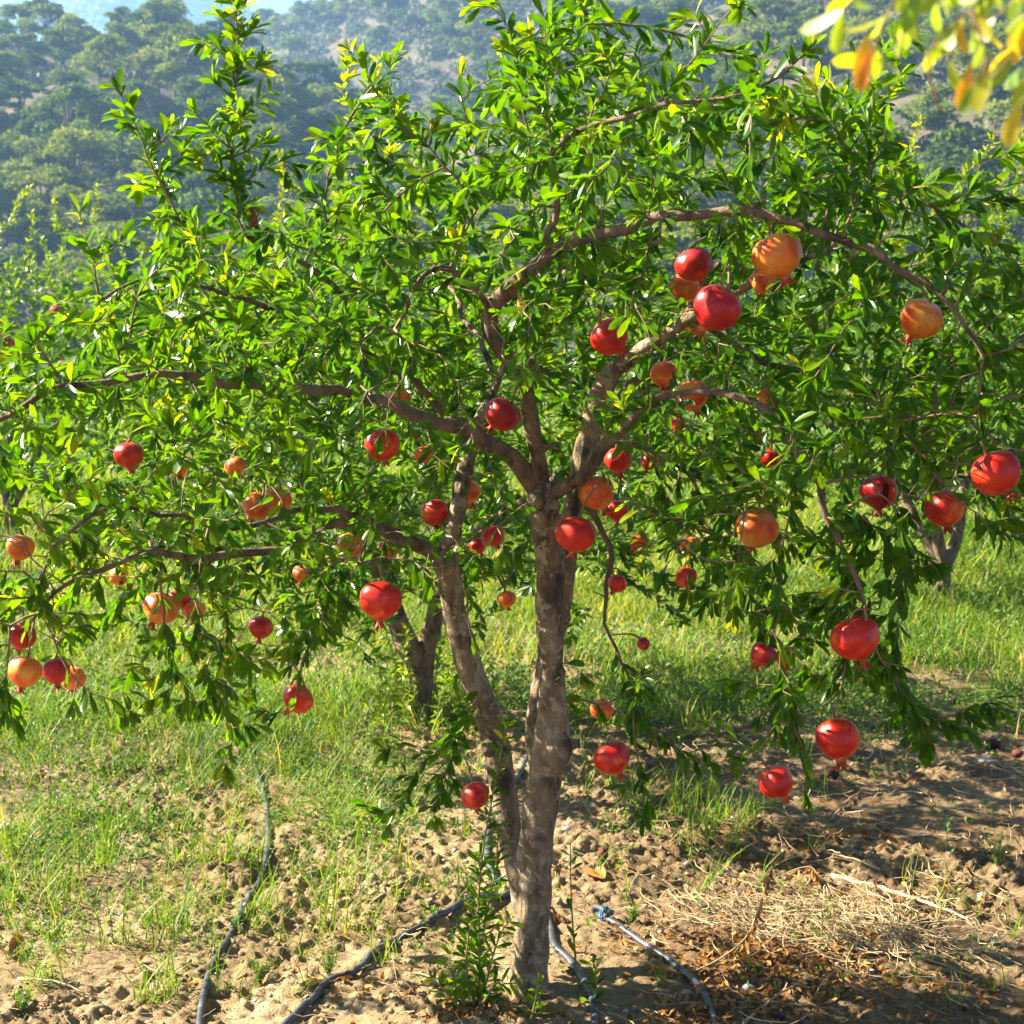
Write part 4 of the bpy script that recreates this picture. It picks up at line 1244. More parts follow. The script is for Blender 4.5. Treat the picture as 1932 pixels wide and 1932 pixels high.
# ------------------------------------------------------------------ orchard trees behind
def orchard_tree_mesh(seed, nleaf_mul=1.0, shoots=9):
    rng = np.random.default_rng(seed)
    sk = Skeleton()
    tr = MB()
    fork = np.array([rng.normal() * 0.05, rng.normal() * 0.05, 0.75])
    for s in range(3):
        a = s * 2.1 + rng.random()
        f = fork + np.array([math.cos(a) * 0.25, math.sin(a) * 0.25, 0.15])
        e = f + np.array([math.cos(a) * 0.55, math.sin(a) * 0.55, 0.5])
        b = np.array([math.cos(a) * 0.06, math.sin(a) * 0.06, -0.1])
        b = b * [0.12, 0.12, 1.0]
        P = resample(catmull(np.array([b, b + [0.02, 0.01, 0.35], (b + f) / 2 + [0, 0, 0.15] + rng.normal(size=3) * 0.03, f, (f + e) / 2 + rng.normal(size=3) * 0.05, e]), 6), 0.06)
        R = np.linspace(0.047, 0.012, len(P))
        tube(tr, P, R, 10, 0.3, seed=seed + s)
        sk.chain(P, R)
    att = []
    for _ in range(1250):
        d = randdir(1, rng)[0] * rng.random() ** 0.4
        if d[2] < 0: d[:2] *= 1 / math.sqrt(max(0.25, 1 - 0.75 * d[2] ** 2 / max(0.05, (d ** 2).sum())))
        att.append(np.array([d[0] * 1.35, d[1] * 1.35, 1.42 + d[2] * (0.92 if d[2] > 0 else 0.95)]))
    for s in range(shoots):
        a = rng.random() * 6.28; r = rng.random() * 0.9
        h = rng.uniform(0.35, 0.95)
        top = 1.5 + 0.85 * math.sqrt(max(0, 1 - (r / 1.35) ** 2))
        for t in np.linspace(0, 1, 12):
            att.append(np.array([math.cos(a) * (r + 0.1 * t), math.sin(a) * (r + 0.1 * t), top + t * h]) + rng.normal(size=3) * 0.03)
    sk.grow(att, rng=rng, step=0.07, dk=0.09, di=0.9, jit=0.25, iters=80, trop=lambda p: np.array([0, 0, 0.15]))
    R = sk.radii(0.0016); P = np.array(sk.P); par = np.array(sk.par); kids = np.array(sk.kids); hand = np.array(sk.hand)
    cr = MB()
    idx = np.nonzero((par >= 0) & ~hand)[0]
    seg_prisms(cr, P[par[idx]], P[idx], np.minimum(R[par[idx]], R[idx] * 1.4), R[idx], 4, mat=1)
    el = np.nonzero((R < 0.006) & (par >= 0))[0]
    k = rng.integers(9, 14, len(el))
    o = np.repeat(el, k); n = len(o)
    d = norm(P[o] - P[par[o]])
    a = rng.normal(size=(n, 3)); a = norm(a - d * (a * d).sum(1, keepdims=True))
    ang = rng.uniform(0.3, 1.25, n)[:, None]
    ld = d * np.cos(ang) + a * np.sin(ang)
    p0 = P[o] - d * rng.random((n, 1)) * 0.07
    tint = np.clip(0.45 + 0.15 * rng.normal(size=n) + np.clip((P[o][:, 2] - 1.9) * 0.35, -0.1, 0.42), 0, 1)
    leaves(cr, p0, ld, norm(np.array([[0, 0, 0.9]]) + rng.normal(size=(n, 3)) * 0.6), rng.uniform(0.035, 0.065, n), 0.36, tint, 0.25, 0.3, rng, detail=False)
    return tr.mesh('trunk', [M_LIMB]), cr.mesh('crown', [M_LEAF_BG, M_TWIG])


def build_orchard():
    rng = np.random.default_rng(9)
    var = [orchard_tree_mesh(301), orchard_tree_mesh(302), orchard_tree_mesh(303)]
    px = lambda u, Y: (u - 966) / F * Y
    spots = [
        (780, 5.95, 1.08, 0, 'pomegranate tree just behind the big one, its dark trunk seen left of the left stem'),
        (15, 11.5, 1.0, 1, 'dense pomegranate bush at the left edge with tall yellowish shoots and red fruits'),
        (600, 13.0, 1.12, 2, 'pomegranate tree behind the left crown showing only yellow green shoots'),
        (1790, 8.6, 1.0, 0, 'pomegranate tree behind the right crown with one tall thin shoot'),
        (1990, 11.5, 1.15, 2, 'sunlit yellow green pomegranate tree at the right edge behind the crown'),
        (1600, 15.0, 1.1, 1, 'pomegranate tree deep in the orchard seen through the right crown'),
        (1190, 17.0, 1.1, 2, 'pomegranate tree far behind the trunk fork in the back row'),
        (330, 21.0, 1.15, 0, 'pomegranate tree farthest back on the left between bush and crown'),
    ]
    for u, Y, s, k, lab in spots:
        r = empty('pomegranate_tree', (px(u, Y), Y, float(gheight(px(u, Y), Y)) - 0.02))
        r.scale = (s, s, s * {780: 0.78, 600: 0.88, 1790: 0.9, 1990: 0.85}.get(u, 0.95)); r.rotation_euler = (0, 0, rng.uniform(0, 6.28))
        tag(r, lab, 'tree', 'pomegranate trees in the rows behind')
        link('trunk', var[k][0], r); link('crown', var[k][1], r)
        if u == 780:
            mb = MB(); st = MB()
            for q in range(26):
                a = rng.uniform(0, 6.28); b0 = np.array([math.cos(a), math.sin(a), 0]) * rng.uniform(0.05, 0.28)
                tp = b0 * rng.uniform(1.1, 1.8) + np.array([0, 0, rng.uniform(0.15, 0.55)])
                P = resample(catmull(np.array([b0, (b0 + tp) / 2 + rng.normal(size=3) * 0.02, tp]), 5), 0.03)
                tube(st, P, np.linspace(0.003, 0.001, len(P)), 4)
                o_ = np.repeat(np.arange(len(P)), 5); n = len(o_)
                leaves(mb, P[o_], randdir(n, rng) + [0, 0, 0.5], norm(randdir(n, rng) + [0, 0, 1]), rng.uniform(0.02, 0.045, n), 0.34, np.clip(0.72 + 0.15 * rng.normal(size=n), 0, 1), 0.25, 0.3, rng, detail=False)
            e = empty('sucker_shoot'); e.parent = r
            link('shoot_stem', st.mesh('shoot_stem', [M_SHOOT]), e); link('shoot_foliage', mb.mesh('shoot_foliage', [M_LEAF_BG]), e)
    # fruits of the bush at the left edge
    fl = [(106, 588, 'dark red pomegranate high on the bush at the left edge'), (160, 598, 'crimson pomegranate on the bush behind the left crown tips'), (8, 642, 'red pomegranate cut by the left picture edge on the far bush'),
          (26, 652, 'red pomegranate low on the far bush near the left edge'), (120, 690, 'small red pomegranate low on the far bush beside the crown')]
    for u, v, lab in fl:
        p = W(u, v, 10.4)
        o = link('pomegranate', BODIES['c'][0], None, p); o.scale = (0.046,) * 3
        tag(o, lab, 'fruit', 'pomegranates on the bush at the left edge')
        link('calyx', CALYX, o)
    p = W(1925, 665, 10.3)
    o = link('pomegranate', BODIES['r'][1], None, p); o.scale = (0.045,) * 3
    tag(o, 'small red pomegranate on the sunlit tree behind the right edge', 'fruit', 'pomegranates on the trees behind')
    link('calyx', CALYX, o)


build_orchard()


# ------------------------------------------------------------------ near, blurred branch
def near_branch():
    rng = np.random.default_rng(33)
    Yb = 0.85
    r = empty('tree_branch', tuple(W(1990, -160, Yb)))
    tag(r, 'blurred yellowing branch hanging into the upper right corner close to the viewer', 'branch')
    off = -np.array(r.location)
    tw = [([(1990, -160), (1900, -60), (1830, 20), (1780, 60), (1755, 105), (1758, 160), (1778, 215)], 0.0, 4.0),
          ([(1900, -60), (1780, -40), (1690, 0), (1660, 60), (1645, 110)], 0.03, 3.5),
          ([(1830, 20), (1850, 60), (1860, 110), (1850, 150)], -0.03, 3.0),
          ([(1990, -160), (1960, -40), (1925, 70), (1895, 125), (1870, 150)], 0.10, 3.0),
          ([(1960, -40), (1945, 60), (1935, 150)], 0.05, 3.0),
          ([(1780, -40), (1720, -60), (1640, -30), (1590, 20)], 0.0, 3.0),
          ([(1900, -60), (1830, -30), (1740, 10), (1700, 50)], 0.06, 3.0),
          ([(1960, -40), (1900, 20), (1810, 60), (1790, 110)], 0.08, 3.0)]
    mb = MB()
    lp, ld, ln, ll, lt = [], [], [], [], []
    for ti, (pts, dy, r0) in enumerate(tw):
        n = len(pts)
        P, R = wpoly([(u, v, dy, r0 * (1 - 0.6 * i / (n - 1))) for i, (u, v) in enumerate(pts)], Yb, 0.008)
        tube(mb, P + off, R, 7)
        D = norm(np.gradient(P, axis=0))
        for i in range(2, len(P)):
            q = proj(P[i])
            if rng.random() < (0.72 if not (ti == 0 and q[1] > 125) else 0.05):
                for _ in range(rng.integers(1, 3)):
                    a = randdir(1, rng)[0]; a[2] -= 0.5
                    lp.append(P[i]); ld.append(D[i] * 0.5 + a)
                    ll.append(rng.uniform(0.017, 0.029)); ln.append(randdir(1, rng)[0]); lt.append(np.clip(rng.beta(1.6, 2.4), 0, 1))
    # two hanging orange leaves
    for (u, v, t) in ((1645, 85, 1.0), (1640, 62, 0.9), (1835, 120, 0.95), (1925, 190, 0.8)):
        lp.append(W(u, v, Yb)); ld.append(np.array([-0.25, 0.1, -1.0])); ll.append(0.026); ln.append(np.array([-0.4, -1, 0.2])); lt.append(t)
    link('twig', mb.mesh('twig', [M_TWIG]), r)
    mb = MB(); leaves(mb, np.array(lp) + off, np.array(ld), np.array(ln), np.array(ll), 0.36, np.array(lt), 0.25, 0.35, rng)
    link('foliage', mb.mesh('foliage', [M_LEAF_NEAR]), r)


near_branch()


# ------------------------------------------------------------------ grass, weeds, litter
def grass_density(x, y):
    n = fbm(x * 1.3, y * 1.3, None, 3, 51)
    n2 = fbm(x * 4.0, y * 4.0, None, 2, 61)
    u, v = proj(np.stack([x, y, np.zeros_like(x)], -1))
    left = np.clip((y - 3.5) / 0.9, 0, 1) * np.clip((930 - u) / 260, 0, 1)
    right = np.clip((y - 5.7) / 1.3, 0, 1) * np.clip((u - 1000) / 200, 0, 1)
    midb = np.clip((y - 5.6) / 1.0, 0, 1) * 0.8
    far = np.clip((y - 7.0) / 1.5, 0, 1)
    g = np.maximum(np.maximum(left * 0.55, right), np.maximum(midb, far))
    tuft = np.exp(-(((u - 1330) / 95) ** 2 + ((v - 1530) / 65) ** 2)) * 0.7 + np.exp(-(((u - 1160) / 40) ** 2 + ((v - 1480) / 50) ** 2)) * 0.4
    patch = np.clip((n * 0.6 + n2 * 0.4 - 0.40) * 5, 0, 1)
    patch = np.maximum(patch, np.clip((y - 7) / 2.0, 0, 1))
    return np.maximum(g * patch, tuft * np.clip((n2 - 0.35) * 5, 0, 1)), left, right, far


def blades(mb, P, rng, hmin, hmax, wid, tint, lean=0.35):
    n = len(P)
    a = rng.random(n) * 6.28
    h = rng.uniform(hmin, hmax, n)
    d = norm(np.stack([np.cos(a) * lean, np.sin(a) * lean, np.ones(n)], 1) + rng.normal(size=(n, 3)) * 0.14)
    nn = norm(np.stack([-np.cos(a), -np.sin(a), np.full(n, 0.5)], 1))
    t = np.array([0, 0.35, 0.7, 1.0]); w = np.array([1.0, 0.9, 0.6, 0.05])
    leaves(mb, P, d, nn, h, wid / h, tint, 0.3, 0.9, rng, prof=(t, w))


def build_grass():
    rng = np.random.default_rng(77)
    mb = MB()
    # tufts
    def scatter(n, x0, x1, y0, y1, power=1.0):
        y = y0 + (y1 - y0) * rng.random(n) ** power
        x = (rng.random(n) * (x1 - x0) + x0) * np.maximum(y, 3.0)
        return x, y
    for (n, y0, y1, per, hh, wd, spread) in ((3200, 3.4, 6.2, 11, (0.06, 0.20), 0.0036, 0.03), (5200, 5.6, 10.5, 12, (0.06, 0.21), 0.0062, 0.055), (3600, 9.0, 20, 11, (0.14, 0.40), 0.013, 0.12), (2600, 18, 60, 9, (0.2, 0.5), 0.03, 0.35)):
        x, y = scatter(n, -0.42, 0.42, y0, y1, 1.0)
        g = grass_density(x, y)[0]
        k = rng.random(n) < g
        x, y = x[k], y[k]
        m = rng.integers(per // 2, per * 2, len(x))
        s = rng.uniform(0.55, 1.15, len(x)); t0 = np.clip(0.47 + 0.25 * rng.normal(size=len(x)) + (fbm(x * 1.1, y * 0.7, None, 2, 91) - 0.5) * 1.2, 0.0, 0.88)
        X = np.repeat(x, m); Y = np.repeat(y, m); S = np.repeat(s, m)
        X = X + rng.normal(size=len(X)) * spread; Y = Y + rng.normal(size=len(X)) * spread
        tint = np.clip(np.repeat(t0, m) + 0.1 * rng.normal(size=len(X)), 0, 0.9)
        tint = np.where(rng.random(len(X)) < 0.07, 1.0, tint)
        P = np.stack([X, Y, gheight(X, Y) - 0.004], 1)
        blades(mb, P, rng, hh[0] * 0.5, hh[1], wd, tint)
    # bigger tufts
    T = [(1285, 1560, 1.1), (1320, 1580, 1.2), (1360, 1570, 1.2), (1395, 1560, 1.1), (1340, 1610, 1.0), (1410, 1590, .9), (1300, 1620, .9), (1270, 1530, .9), (1380, 1625, .8), (1160, 1500, .9), (1180, 1530, .9), (1195, 1545, .8), (1325, 1690, .6),
         (235, 1790, 1.1), (330, 1770, 1.1), (345, 1750, 1.0), (480, 1760, .9), (108, 1770, .9), (292, 1740, .9), (500, 1730, .8), (610, 1720, .9), (640, 1690, .9), (655, 1650, .8), (560, 1640, .8), (420, 1640, 1.1), (385, 1620, 1.2), (330, 1620, 1.1), (350, 1560, 1.2), (300, 1580, 1.0),
         (200, 1620, 1.0), (160, 1650, .9), (30, 1620, 1.0), (20, 1720, .9), (450, 1560, 1.1), (540, 1560, 1.0), (280, 1890, .7), (305, 1880, .7), (90, 1850, .7), (640, 1570, 1.0), (690, 1560, .9), (250, 1560, 1.0), (1440, 1540, .7), (1220, 1600, .7), (870, 1600, .6), (770, 1650, .6), (820, 1690, .5)]
    for (u, v, sc_) in T:
        g = GP(u, v); m = rng.integers(14, 26)
        X = g[0] + rng.normal(size=m) * 0.022; Y = g[1] + rng.normal(size=m) * 0.022
        blades(mb, np.stack([X, Y, gheight(X, Y) - 0.004], 1), rng, 0.07 * sc_, 0.23 * sc_, 0.0036, np.clip(0.5 + 0.14 * rng.normal(size=m), 0, 0.85))
    # single blades sprouting from bare soil
    x, y = scatter(500, -0.40, 0.40, 3.3, 5.4)
    u, v = proj(np.stack([x, y, 0 * x], -1))
    k = rng.random(500) < np.where(u < 800, 0.75, 0.22)
    x, y = x[k], y[k]
    m = rng.integers(3, 9, len(x)); X = np.repeat(x, m) + rng.normal(size=m.sum()) * 0.012; Y = np.repeat(y, m) + rng.normal(size=m.sum()) * 0.012
    blades(mb, np.stack([X, Y, gheight(X, Y) - 0.004], 1), rng, 0.05, 0.17, 0.003, np.clip(0.5 + 0.2 * rng.normal(size=len(X)), 0, 0.85))
    tag(link('grass', mb.mesh('grass', [M_GRASS])), 'green grass growing in patches over the orchard floor', 'grass', kind='stuff')

    # low small-leaved weeds
    mb = MB()
    for (n, y0, y1, nl, ls, hs) in ((7500, 3.35, 6.8, 24, 0.0125, 0.12), (4600, 6.0, 11, 18, 0.02, 0.18)):
        x, y = scatter(n, -0.40, 0.40, y0, y1)
        g, left, right, far = grass_density(x, y)
        wn = fbm(x * 2.2 + 5, y * 2.2, None, 3, 81)
        u, v = proj(np.stack([x, y, 0 * x], -1))
        pr = np.clip((wn - 0.34) * 5, 0, 1) * np.clip(left * 1.0 + right * 1.0 + np.clip((y - 5.3) / 1.2, 0, 1) + 0.03, 0, 1)
        k = rng.random(n) < pr
        x, y = x[k], y[k]
        for xx, yy in zip(x, y):
            z = float(gheight(xx, yy))
            ns = rng.integers(2, 6)
            t0 = np.clip(0.5 + 0.18 * rng.normal(), 0, 1)
            for s in range(ns):
                a = rng.random() * 6.28
                ln_ = hs * rng.uniform(0.5, 1.3)
                el = rng.uniform(0.3, 1.2)
                dv = np.array([math.cos(a) * math.cos(el), math.sin(a) * math.cos(el), math.sin(el)])
                k2 = max(4, nl // ns)
                t = np.linspace(0.1, 1, k2)
                p = np.array([xx, yy, z]) + dv * (t * ln_)[:, None] + np.array([0, 0, -0.02]) * (t ** 2)[:, None]
                d = randdir(k2, rng) + dv * 0.6
                leaves(mb, p, d, randdir(k2, rng) + [0, 0, 1], ls * rng.uniform(0.6, 1.5, k2), 0.5, np.clip(t0 + 0.12 * rng.normal(size=k2), 0, 1), 0.2, 0.2, rng, detail=False)
    tag(link('weeds', mb.mesh('weeds', [M_WEED])), 'low small leaved weeds spreading over the soil', 'weeds', kind='stuff')


build_grass()


def lump(seed, n=8, m=6, rough=0.7):
    th = np.linspace(0, 2 * math.pi, n, endpoint=False); ph = np.linspace(0.0, math.pi, m); ph[0] = 0.03; ph[-1] = math.pi - 0.03
    PH, TH = np.meshgrid(ph, th, indexing='ij')
    d = np.stack([np.sin(PH) * np.cos(TH), np.sin(PH) * np.sin(TH), np.cos(PH)], -1)
    k = 1 + rough * (fbm(d[..., 0] * 1.6 + seed * 3.1, d[..., 1] * 1.6, d[..., 2] * 1.6, 3, seed) - 0.5)
    V = (d * k[..., None]).reshape(-1, 3)
    i = np.arange(m - 1)[:, None] * n; j = np.arange(n)[None]; kk = (j + 1) % n
    Q = np.stack([i + j, i + n + j, i + n + kk, i + kk], -1).reshape(-1, 4)
    return V, Q


def rotz(V, a):
    c, s = math.cos(a), math.sin(a)
    return np.stack([V[:, 0] * c - V[:, 1] * s, V[:, 0] * s + V[:, 1] * c, V[:, 2]], 1)


def build_litter():
    rng = np.random.default_rng(55)
    # clods
    mb = MB()
    lumps = [lump(s, 8, 6, 1.3) for s in range(12)]
    n = 15000
    y = 3.15 + 3.0 * rng.random(n) ** 1.4
    x = rng.uniform(-0.40, 0.40, n) * y
    dn = fbm(x * 1.7, y * 1.7, None, 2, 41)
    u, v = proj(np.stack([x, y, 0 * x], -1))
    pr = np.clip(dn * 2.2 - 0.55, 0.12, 1) * np.where((u > 1150), 1.0, 0.7)
    k = rng.random(n) < pr
    x, y = x[k], y[k]
    z = gheight(x, y)
    s = 0.0020 + 0.0105 * rng.random(len(x)) ** 6
    for i in range(len(x)):
        V, Q = lumps[rng.integers(12)]
        V = rotz(V, rng.random() * 6.28) * s[i] * np.array([1, rng.uniform(0.7, 1.1), rng.uniform(0.5, 0.85)])
        mb.add(V + [x[i], y[i], z[i] + s[i] * 0.1], Q, None, np.clip(0.42 + 0.24 * rng.normal(), 0, 1))
    tag(link('soil_clods', mb.mesh('soil_clods', [M_CLOD])), 'dry tan clods of earth strewn over the bare soil', 'soil', kind='stuff')

    # dry leaf litter
    mb = MB()
    def leafbatch(x, y, s, lift=0.004):
        n = len(x)
        a = rng.random(n) * 6.28
        d = np.stack([np.cos(a), np.sin(a), rng.normal(size=n) * 0.25], 1)
        nn = norm(np.array([[0, 0, 1.0]]) + rng.normal(size=(n, 3)) * 0.5)
        leaves(mb, np.stack([x, y, gheight(x, y) + lift + rng.random(n) * 0.008], 1), d, nn, s, rng.uniform(0.3, 0.45, n), np.clip(0.45 + 0.25 * rng.normal(size=n), 0, 1), 0.5, 0.9, rng, twist=1.2)
    n = 2600
    y = 3.1 + 3.2 * rng.random(n); x = rng.uniform(-0.4, 0.4, n) * y
    k = rng.random(n) < np.where(x > 0.1, 0.8, 0.3)
    leafbatch(x[k], y[k], rng.uniform(0.012, 0.032, k.sum()))
    for (u, v, su, sv, n) in ((1440, 1815, 130, 28, 560), (1650, 1900, 150, 30, 220), (1350, 1920, 100, 25, 160), (1600, 1680, 170, 40, 150), (1560, 1590, 110, 14, 130), (1450, 1850, 120, 30, 170), (900, 1930, 70, 12, 130), (1690, 1700, 60, 12, 50), (1290, 1930, 60, 12, 40), (640, 1885, 60, 12, 22), (780, 1890, 90, 14, 26), (1760, 1850, 60, 16, 25), (1490, 1730, 25, 40, 30)):
        g = np.array([GP(a, b) for a, b in zip(rng.normal(u, su, n), np.minimum(rng.normal(v, sv, n), 2050))])
        leafbatch(g[:, 0], g[:, 1], rng.uniform(0.014, 0.038, n), 0.006)
    tag(link('leaf_litter', mb.mesh('leaf_litter', [M_DRY])), 'orange brown dry leaves scattered over the soil', 'leaf litter', kind='stuff')

    # straw
    mb = MB()
    def straws(g, lmin, lmax, r):
        for p in g:
            a = rng.random() * 3.14; L = rng.uniform(lmin, lmax)
            d = np.array([math.cos(a), math.sin(a)]); b = np.array([-d[1], d[0]]) * rng.normal() * 0.14 * L
            t = np.linspace(-0.5, 0.5, 6)
            xy = p[None] + d[None] * (t * L)[:, None] + b[None] * (4 * t ** 2)[:, None]
            z = gheight(xy[:, 0], xy[:, 1]); z = np.maximum(z, z.mean()) + 0.004 + rng.random() * 0.022 + rng.normal() * 0.02 * t
            tube(mb, np.c_[xy, z], r * rng.uniform(0.6, 1.4), 4, tint=np.clip(0.55 + 0.25 * rng.normal(), 0, 1), cap=False)
    straws(np.array([GP(a, b) for a, b in zip(rng.normal(1500, 130, 750), rng.normal(1745, 32, 750))]), 0.03, 0.16, 0.0009)
    straws(np.array([GP(a, b) for a, b in zip(rng.normal(1750, 130, 200), rng.normal(1770, 45, 200))]), 0.03, 0.16, 0.0009)
    straws(np.array([GP(a, b) for a, b in zip(rng.uniform(0, 1932, 420), rng.uniform(1380, 1990, 420))]), 0.02, 0.11, 0.0009)
    straws(np.array([GP(a, b) for a, b in zip(rng.uniform(1200, 1932, 160), rng.uniform(1420, 1700, 160))]), 0.04, 0.2, 0.0011)
    tag(link('straw', mb.mesh('straw', [M_STRAW])), 'pale dry straw lying thinly on the soil', 'straw', kind='stuff')

    # pebbles too small and many to count
    mb = MB()
    n = 260
    y = 3.2 + 2.6 * rng.random(n); x = rng.uniform(-0.38, 0.4, n) * y; z = gheight(x, y)
    for i in range(n):
        V, Q = lumps[rng.integers(12)]
        s = rng.uniform(0.003, 0.008)
        mb.add(rotz(V, rng.random() * 6) * s * [1, 0.8, 0.6] + [x[i], y[i], z[i] + s * 0.2], Q, None)
    tag(link('pebbles', mb.mesh('pebbles', [M_STONE])), 'small grey pebbles scattered over the soil', 'pebbles', kind='stuff')

    # stones
    for k, (u, v, r, lab) in enumerate([(14, 1563, 17, 'flat grey stone at the left edge of the bare patch'), (86, 1742, 14, 'pale grey stone beside a grass tuft in the lower left'), (1069, 1567, 10, 'small dark grey stone on the soil just right of the trunk'),
                               (1189, 1383, 7, 'small white pebble behind the low red fruit by the trunk'), (1378, 1652, 13, 'pale stone at the foot of the grass tufts right of the trunk'), (1857, 1437, 13, 'grey stone beside the blackened fruit near the right edge'),
                               (1852, 1688, 10, 'pointed grey stone on the sunlit soil at the right'), (1412, 1868, 13, 'dark stone in the brown leaf litter'), (1629, 1523, 9, 'small flat white stone in the shade on the right soil'), (1382, 1552, 7, 'small white stone by the lowest hanging fruit')]):
        p = GH(u, v)
        V, Q = lump(200 + k, 14, 10, 0.8)
        R = r * p[1] / F
        o = link('stone', mesh_from('stone', V * R * np.array([1.1, 0.8, 0.6]), Q, None, [M_STONE]), None, p + [0, 0, R * 0.25])
        o.rotation_euler = (0.1, -0.1, k * 1.3)
        tag(o, lab, 'stone', 'stones on the orchard soil')
    # fallen fruits
    for k, (u, v, r, m, lab) in enumerate([(881, 1564, 11, 0, 'small shrivelled reddish fruit lying left of the left stem'), (1137, 1614, 13, 0, 'shrivelled brown red fruit on the sunlit soil right of the trunk'), (1430, 1578, 13, 0, 'fallen wrinkled red fruit beside the grass tufts'),
                                  (1638, 1337, 8, 0, 'small fallen red fruit behind the hanging strand'), (1570, 1471, 14, 1, 'blackened fallen fruit beneath the large red hanging fruit'), (1875, 1413, 15, 1, 'black rotten fruit near the right edge by a grey stone'),
                                  (1919, 1436, 10, 0, 'small purplish fallen fruit at the right edge'), (1468, 1926, 13, 1, 'dark fallen fruit at the bottom edge in the leaf litter'), (959, 1197, 9, 0, 'fallen fruit lying in the grass between the two stems'),
                                  (1277, 1332, 8, 0, 'small fallen red fruit in the shade right of the hanging strand'), (1801, 1329, 10, 1, 'dark fallen fruit on the soil below the right hanging tip'), (1158, 1634, 6, 0, 'tiny orange brown windfall beside the shrivelled fruit')]):
        p = GH(u, v)
        R = r * p[1] / F
        V, Q, T, mi = fruit_body(40 + k)
        V = V * (1 + 0.25 * (fbm(V[:, 0] * 3, V[:, 1] * 3, V[:, 2] * 3, 3, k) - 0.5))[:, None]
        mm = M_DARKFRUIT if m else M_OLDFRUIT
        o = link('fallen_fruit', mesh_from('fallen_fruit', V, Q, T, [mm]), None, p + [0, 0, R * 0.7])
        o.scale = (R, R, R * 0.9); o.rotation_euler = (1.2 + 0.3 * k, 0.5 * k, k)
        tag(o, lab, 'fruit', 'fallen fruits on the ground')
    # big curled dry leaves
    for k, (u, v, w, lab) in enumerate([(1130, 1660, 26, 'large curled yellow brown dry leaf right of the trunk'), (30, 1797, 34, 'big curled brown dry leaf at the left edge'), (328, 1672, 18, 'brown dry leaf behind a grass tuft in the left foreground'),
                                (380, 1663, 18, 'curled brown dry leaf beside the left hose'), (366, 1858, 18, 'light brown dry leaf next to the left hose near the bottom'), (1050, 1733, 22, 'brown dry leaf lying against the right side of the trunk'), (1655, 1735, 22, 'crumpled brown dry leaf in the straw')]):
        p = GH(u, v)
        L = w * 2.2 * p[1] / F
        mb = MB()
        t = np.linspace(0, 1, 8); w_ = np.sin(np.pi * (t * 0.93 + 0.035)) ** 0.7
        a = rng.random() * 6.28
        r2 = np.random.default_rng(900 + k)
        for q in range(2):
            dd = np.array([[math.cos(a + q * 0.5), math.sin(a + q * 0.5), 0.0]])
            leaves(mb, np.array([[-0.5 * L * math.cos(a), -0.5 * L * math.sin(a), 0.004]]), dd, np.array([[0.2, -0.15, 1.0]]), L, 0.42, 0.62 if k in (0, 4) else 0.35, 0.6, 0.35, r2, prof=(t, w_), twist=0.9)
        o = link('dry_leaf', mb.mesh('dry_leaf', [M_DRY]), None, p + [0, 0, 0.004])
        tag(o, lab, 'leaf', 'large dry leaves on the ground')
    # sticks
    for k, (a, b, r, hi, lab) in enumerate([((1569, 1660), (1836, 1740), 4.0, .95, 'long straight pale dry stalk lying across the straw'), ((1569, 1550), (1627, 1490), 2.5, .2, 'thin dark twig in the shade on the right soil'), ((34, 1854), (174, 1893), 2.5, .6, 'thin curved pale twig in the lower left corner'),
                                 ((1401, 1935), (1531, 1852), 3.5, .35, 'brown stick pointing out of the leaf litter at the bottom'), ((1272, 1897), (1600, 1912), 2.5, .2, 'long thin twig along the bottom edge by the right hose'), ((1560, 1625), (1660, 1655), 2.5, .6, 'short pale twig at the edge of the shade'),
                                 ((760, 1840), (860, 1868), 2.0, .8, 'thin straw coloured twig left of the sucker shoots'), ((1700, 1665), (1780, 1650), 2.5, .25, 'dark twig on the sunlit soil at the right')]):
        A, Bp = GH(*a), GH(*b)
        mid = (A + Bp) / 2 + np.array([0, 0.02, 0.012])
        P = resample(catmull(np.array([A + [0, 0, .006], mid, Bp + [0, 0, .010]]), 8), 0.02)
        P = P + rng.normal(size=P.shape) * 0.0015
        P[:, 2] = np.maximum(P[:, 2], gheight(P[:, 0], P[:, 1]) + 0.003)
        mb = MB(); tube(mb, P - A, np.linspace(r, r * 0.55, len(P)) * A[1] / F, 6, tint=hi)
        for q in range(2):
            i = len(P) // 3 * (q + 1)
            d = norm(P[i] - P[i - 1] + rng.normal(size=3) * 0.02)
            tube(mb, np.array([P[i] - A, P[i] - A + d * 0.02, P[i] - A + d * 0.035 + [0, 0, 0.006]]), r * 0.4 * A[1] / F, 5, tint=hi)
        o = link('twig', mb.mesh('twig', [M_STRAW]), None, A)
        tag(o, lab, 'twig', 'sticks and stalks on the ground')
    # withered weed with hanging brown leaves
    for (pts, lab, cnt) in (([(1306, 1835), (1360, 1808), (1408, 1768), (1432, 1715), (1448, 1660), (1458, 1625)], 'withered plant with curled brown leaves rising out of the straw', 46), ([(1570, 1668), (1545, 1652), (1530, 1636), (1500, 1640), (1470, 1655)], 'bent withered twig with a few brown leaves behind the straw', 22)):
        b = GH(*pts[0])
        e = empty('withered_plant', tuple(b)); tag(e, lab, 'plant')
        P = np.array([W(u, v, b[1] - 0.0 + 0.02 * i) for i, (u, v) in enumerate(pts)])
        P = resample(catmull(P, 6), 0.01)
        mb = MB(); tube(mb, P - b, np.linspace(0.0028, 0.0012, len(P)), 6, tint=0.2)
        link('stem', mb.mesh('stem', [M_STRAW]), e)
        i = rng.integers(len(P) // 3, len(P), cnt)
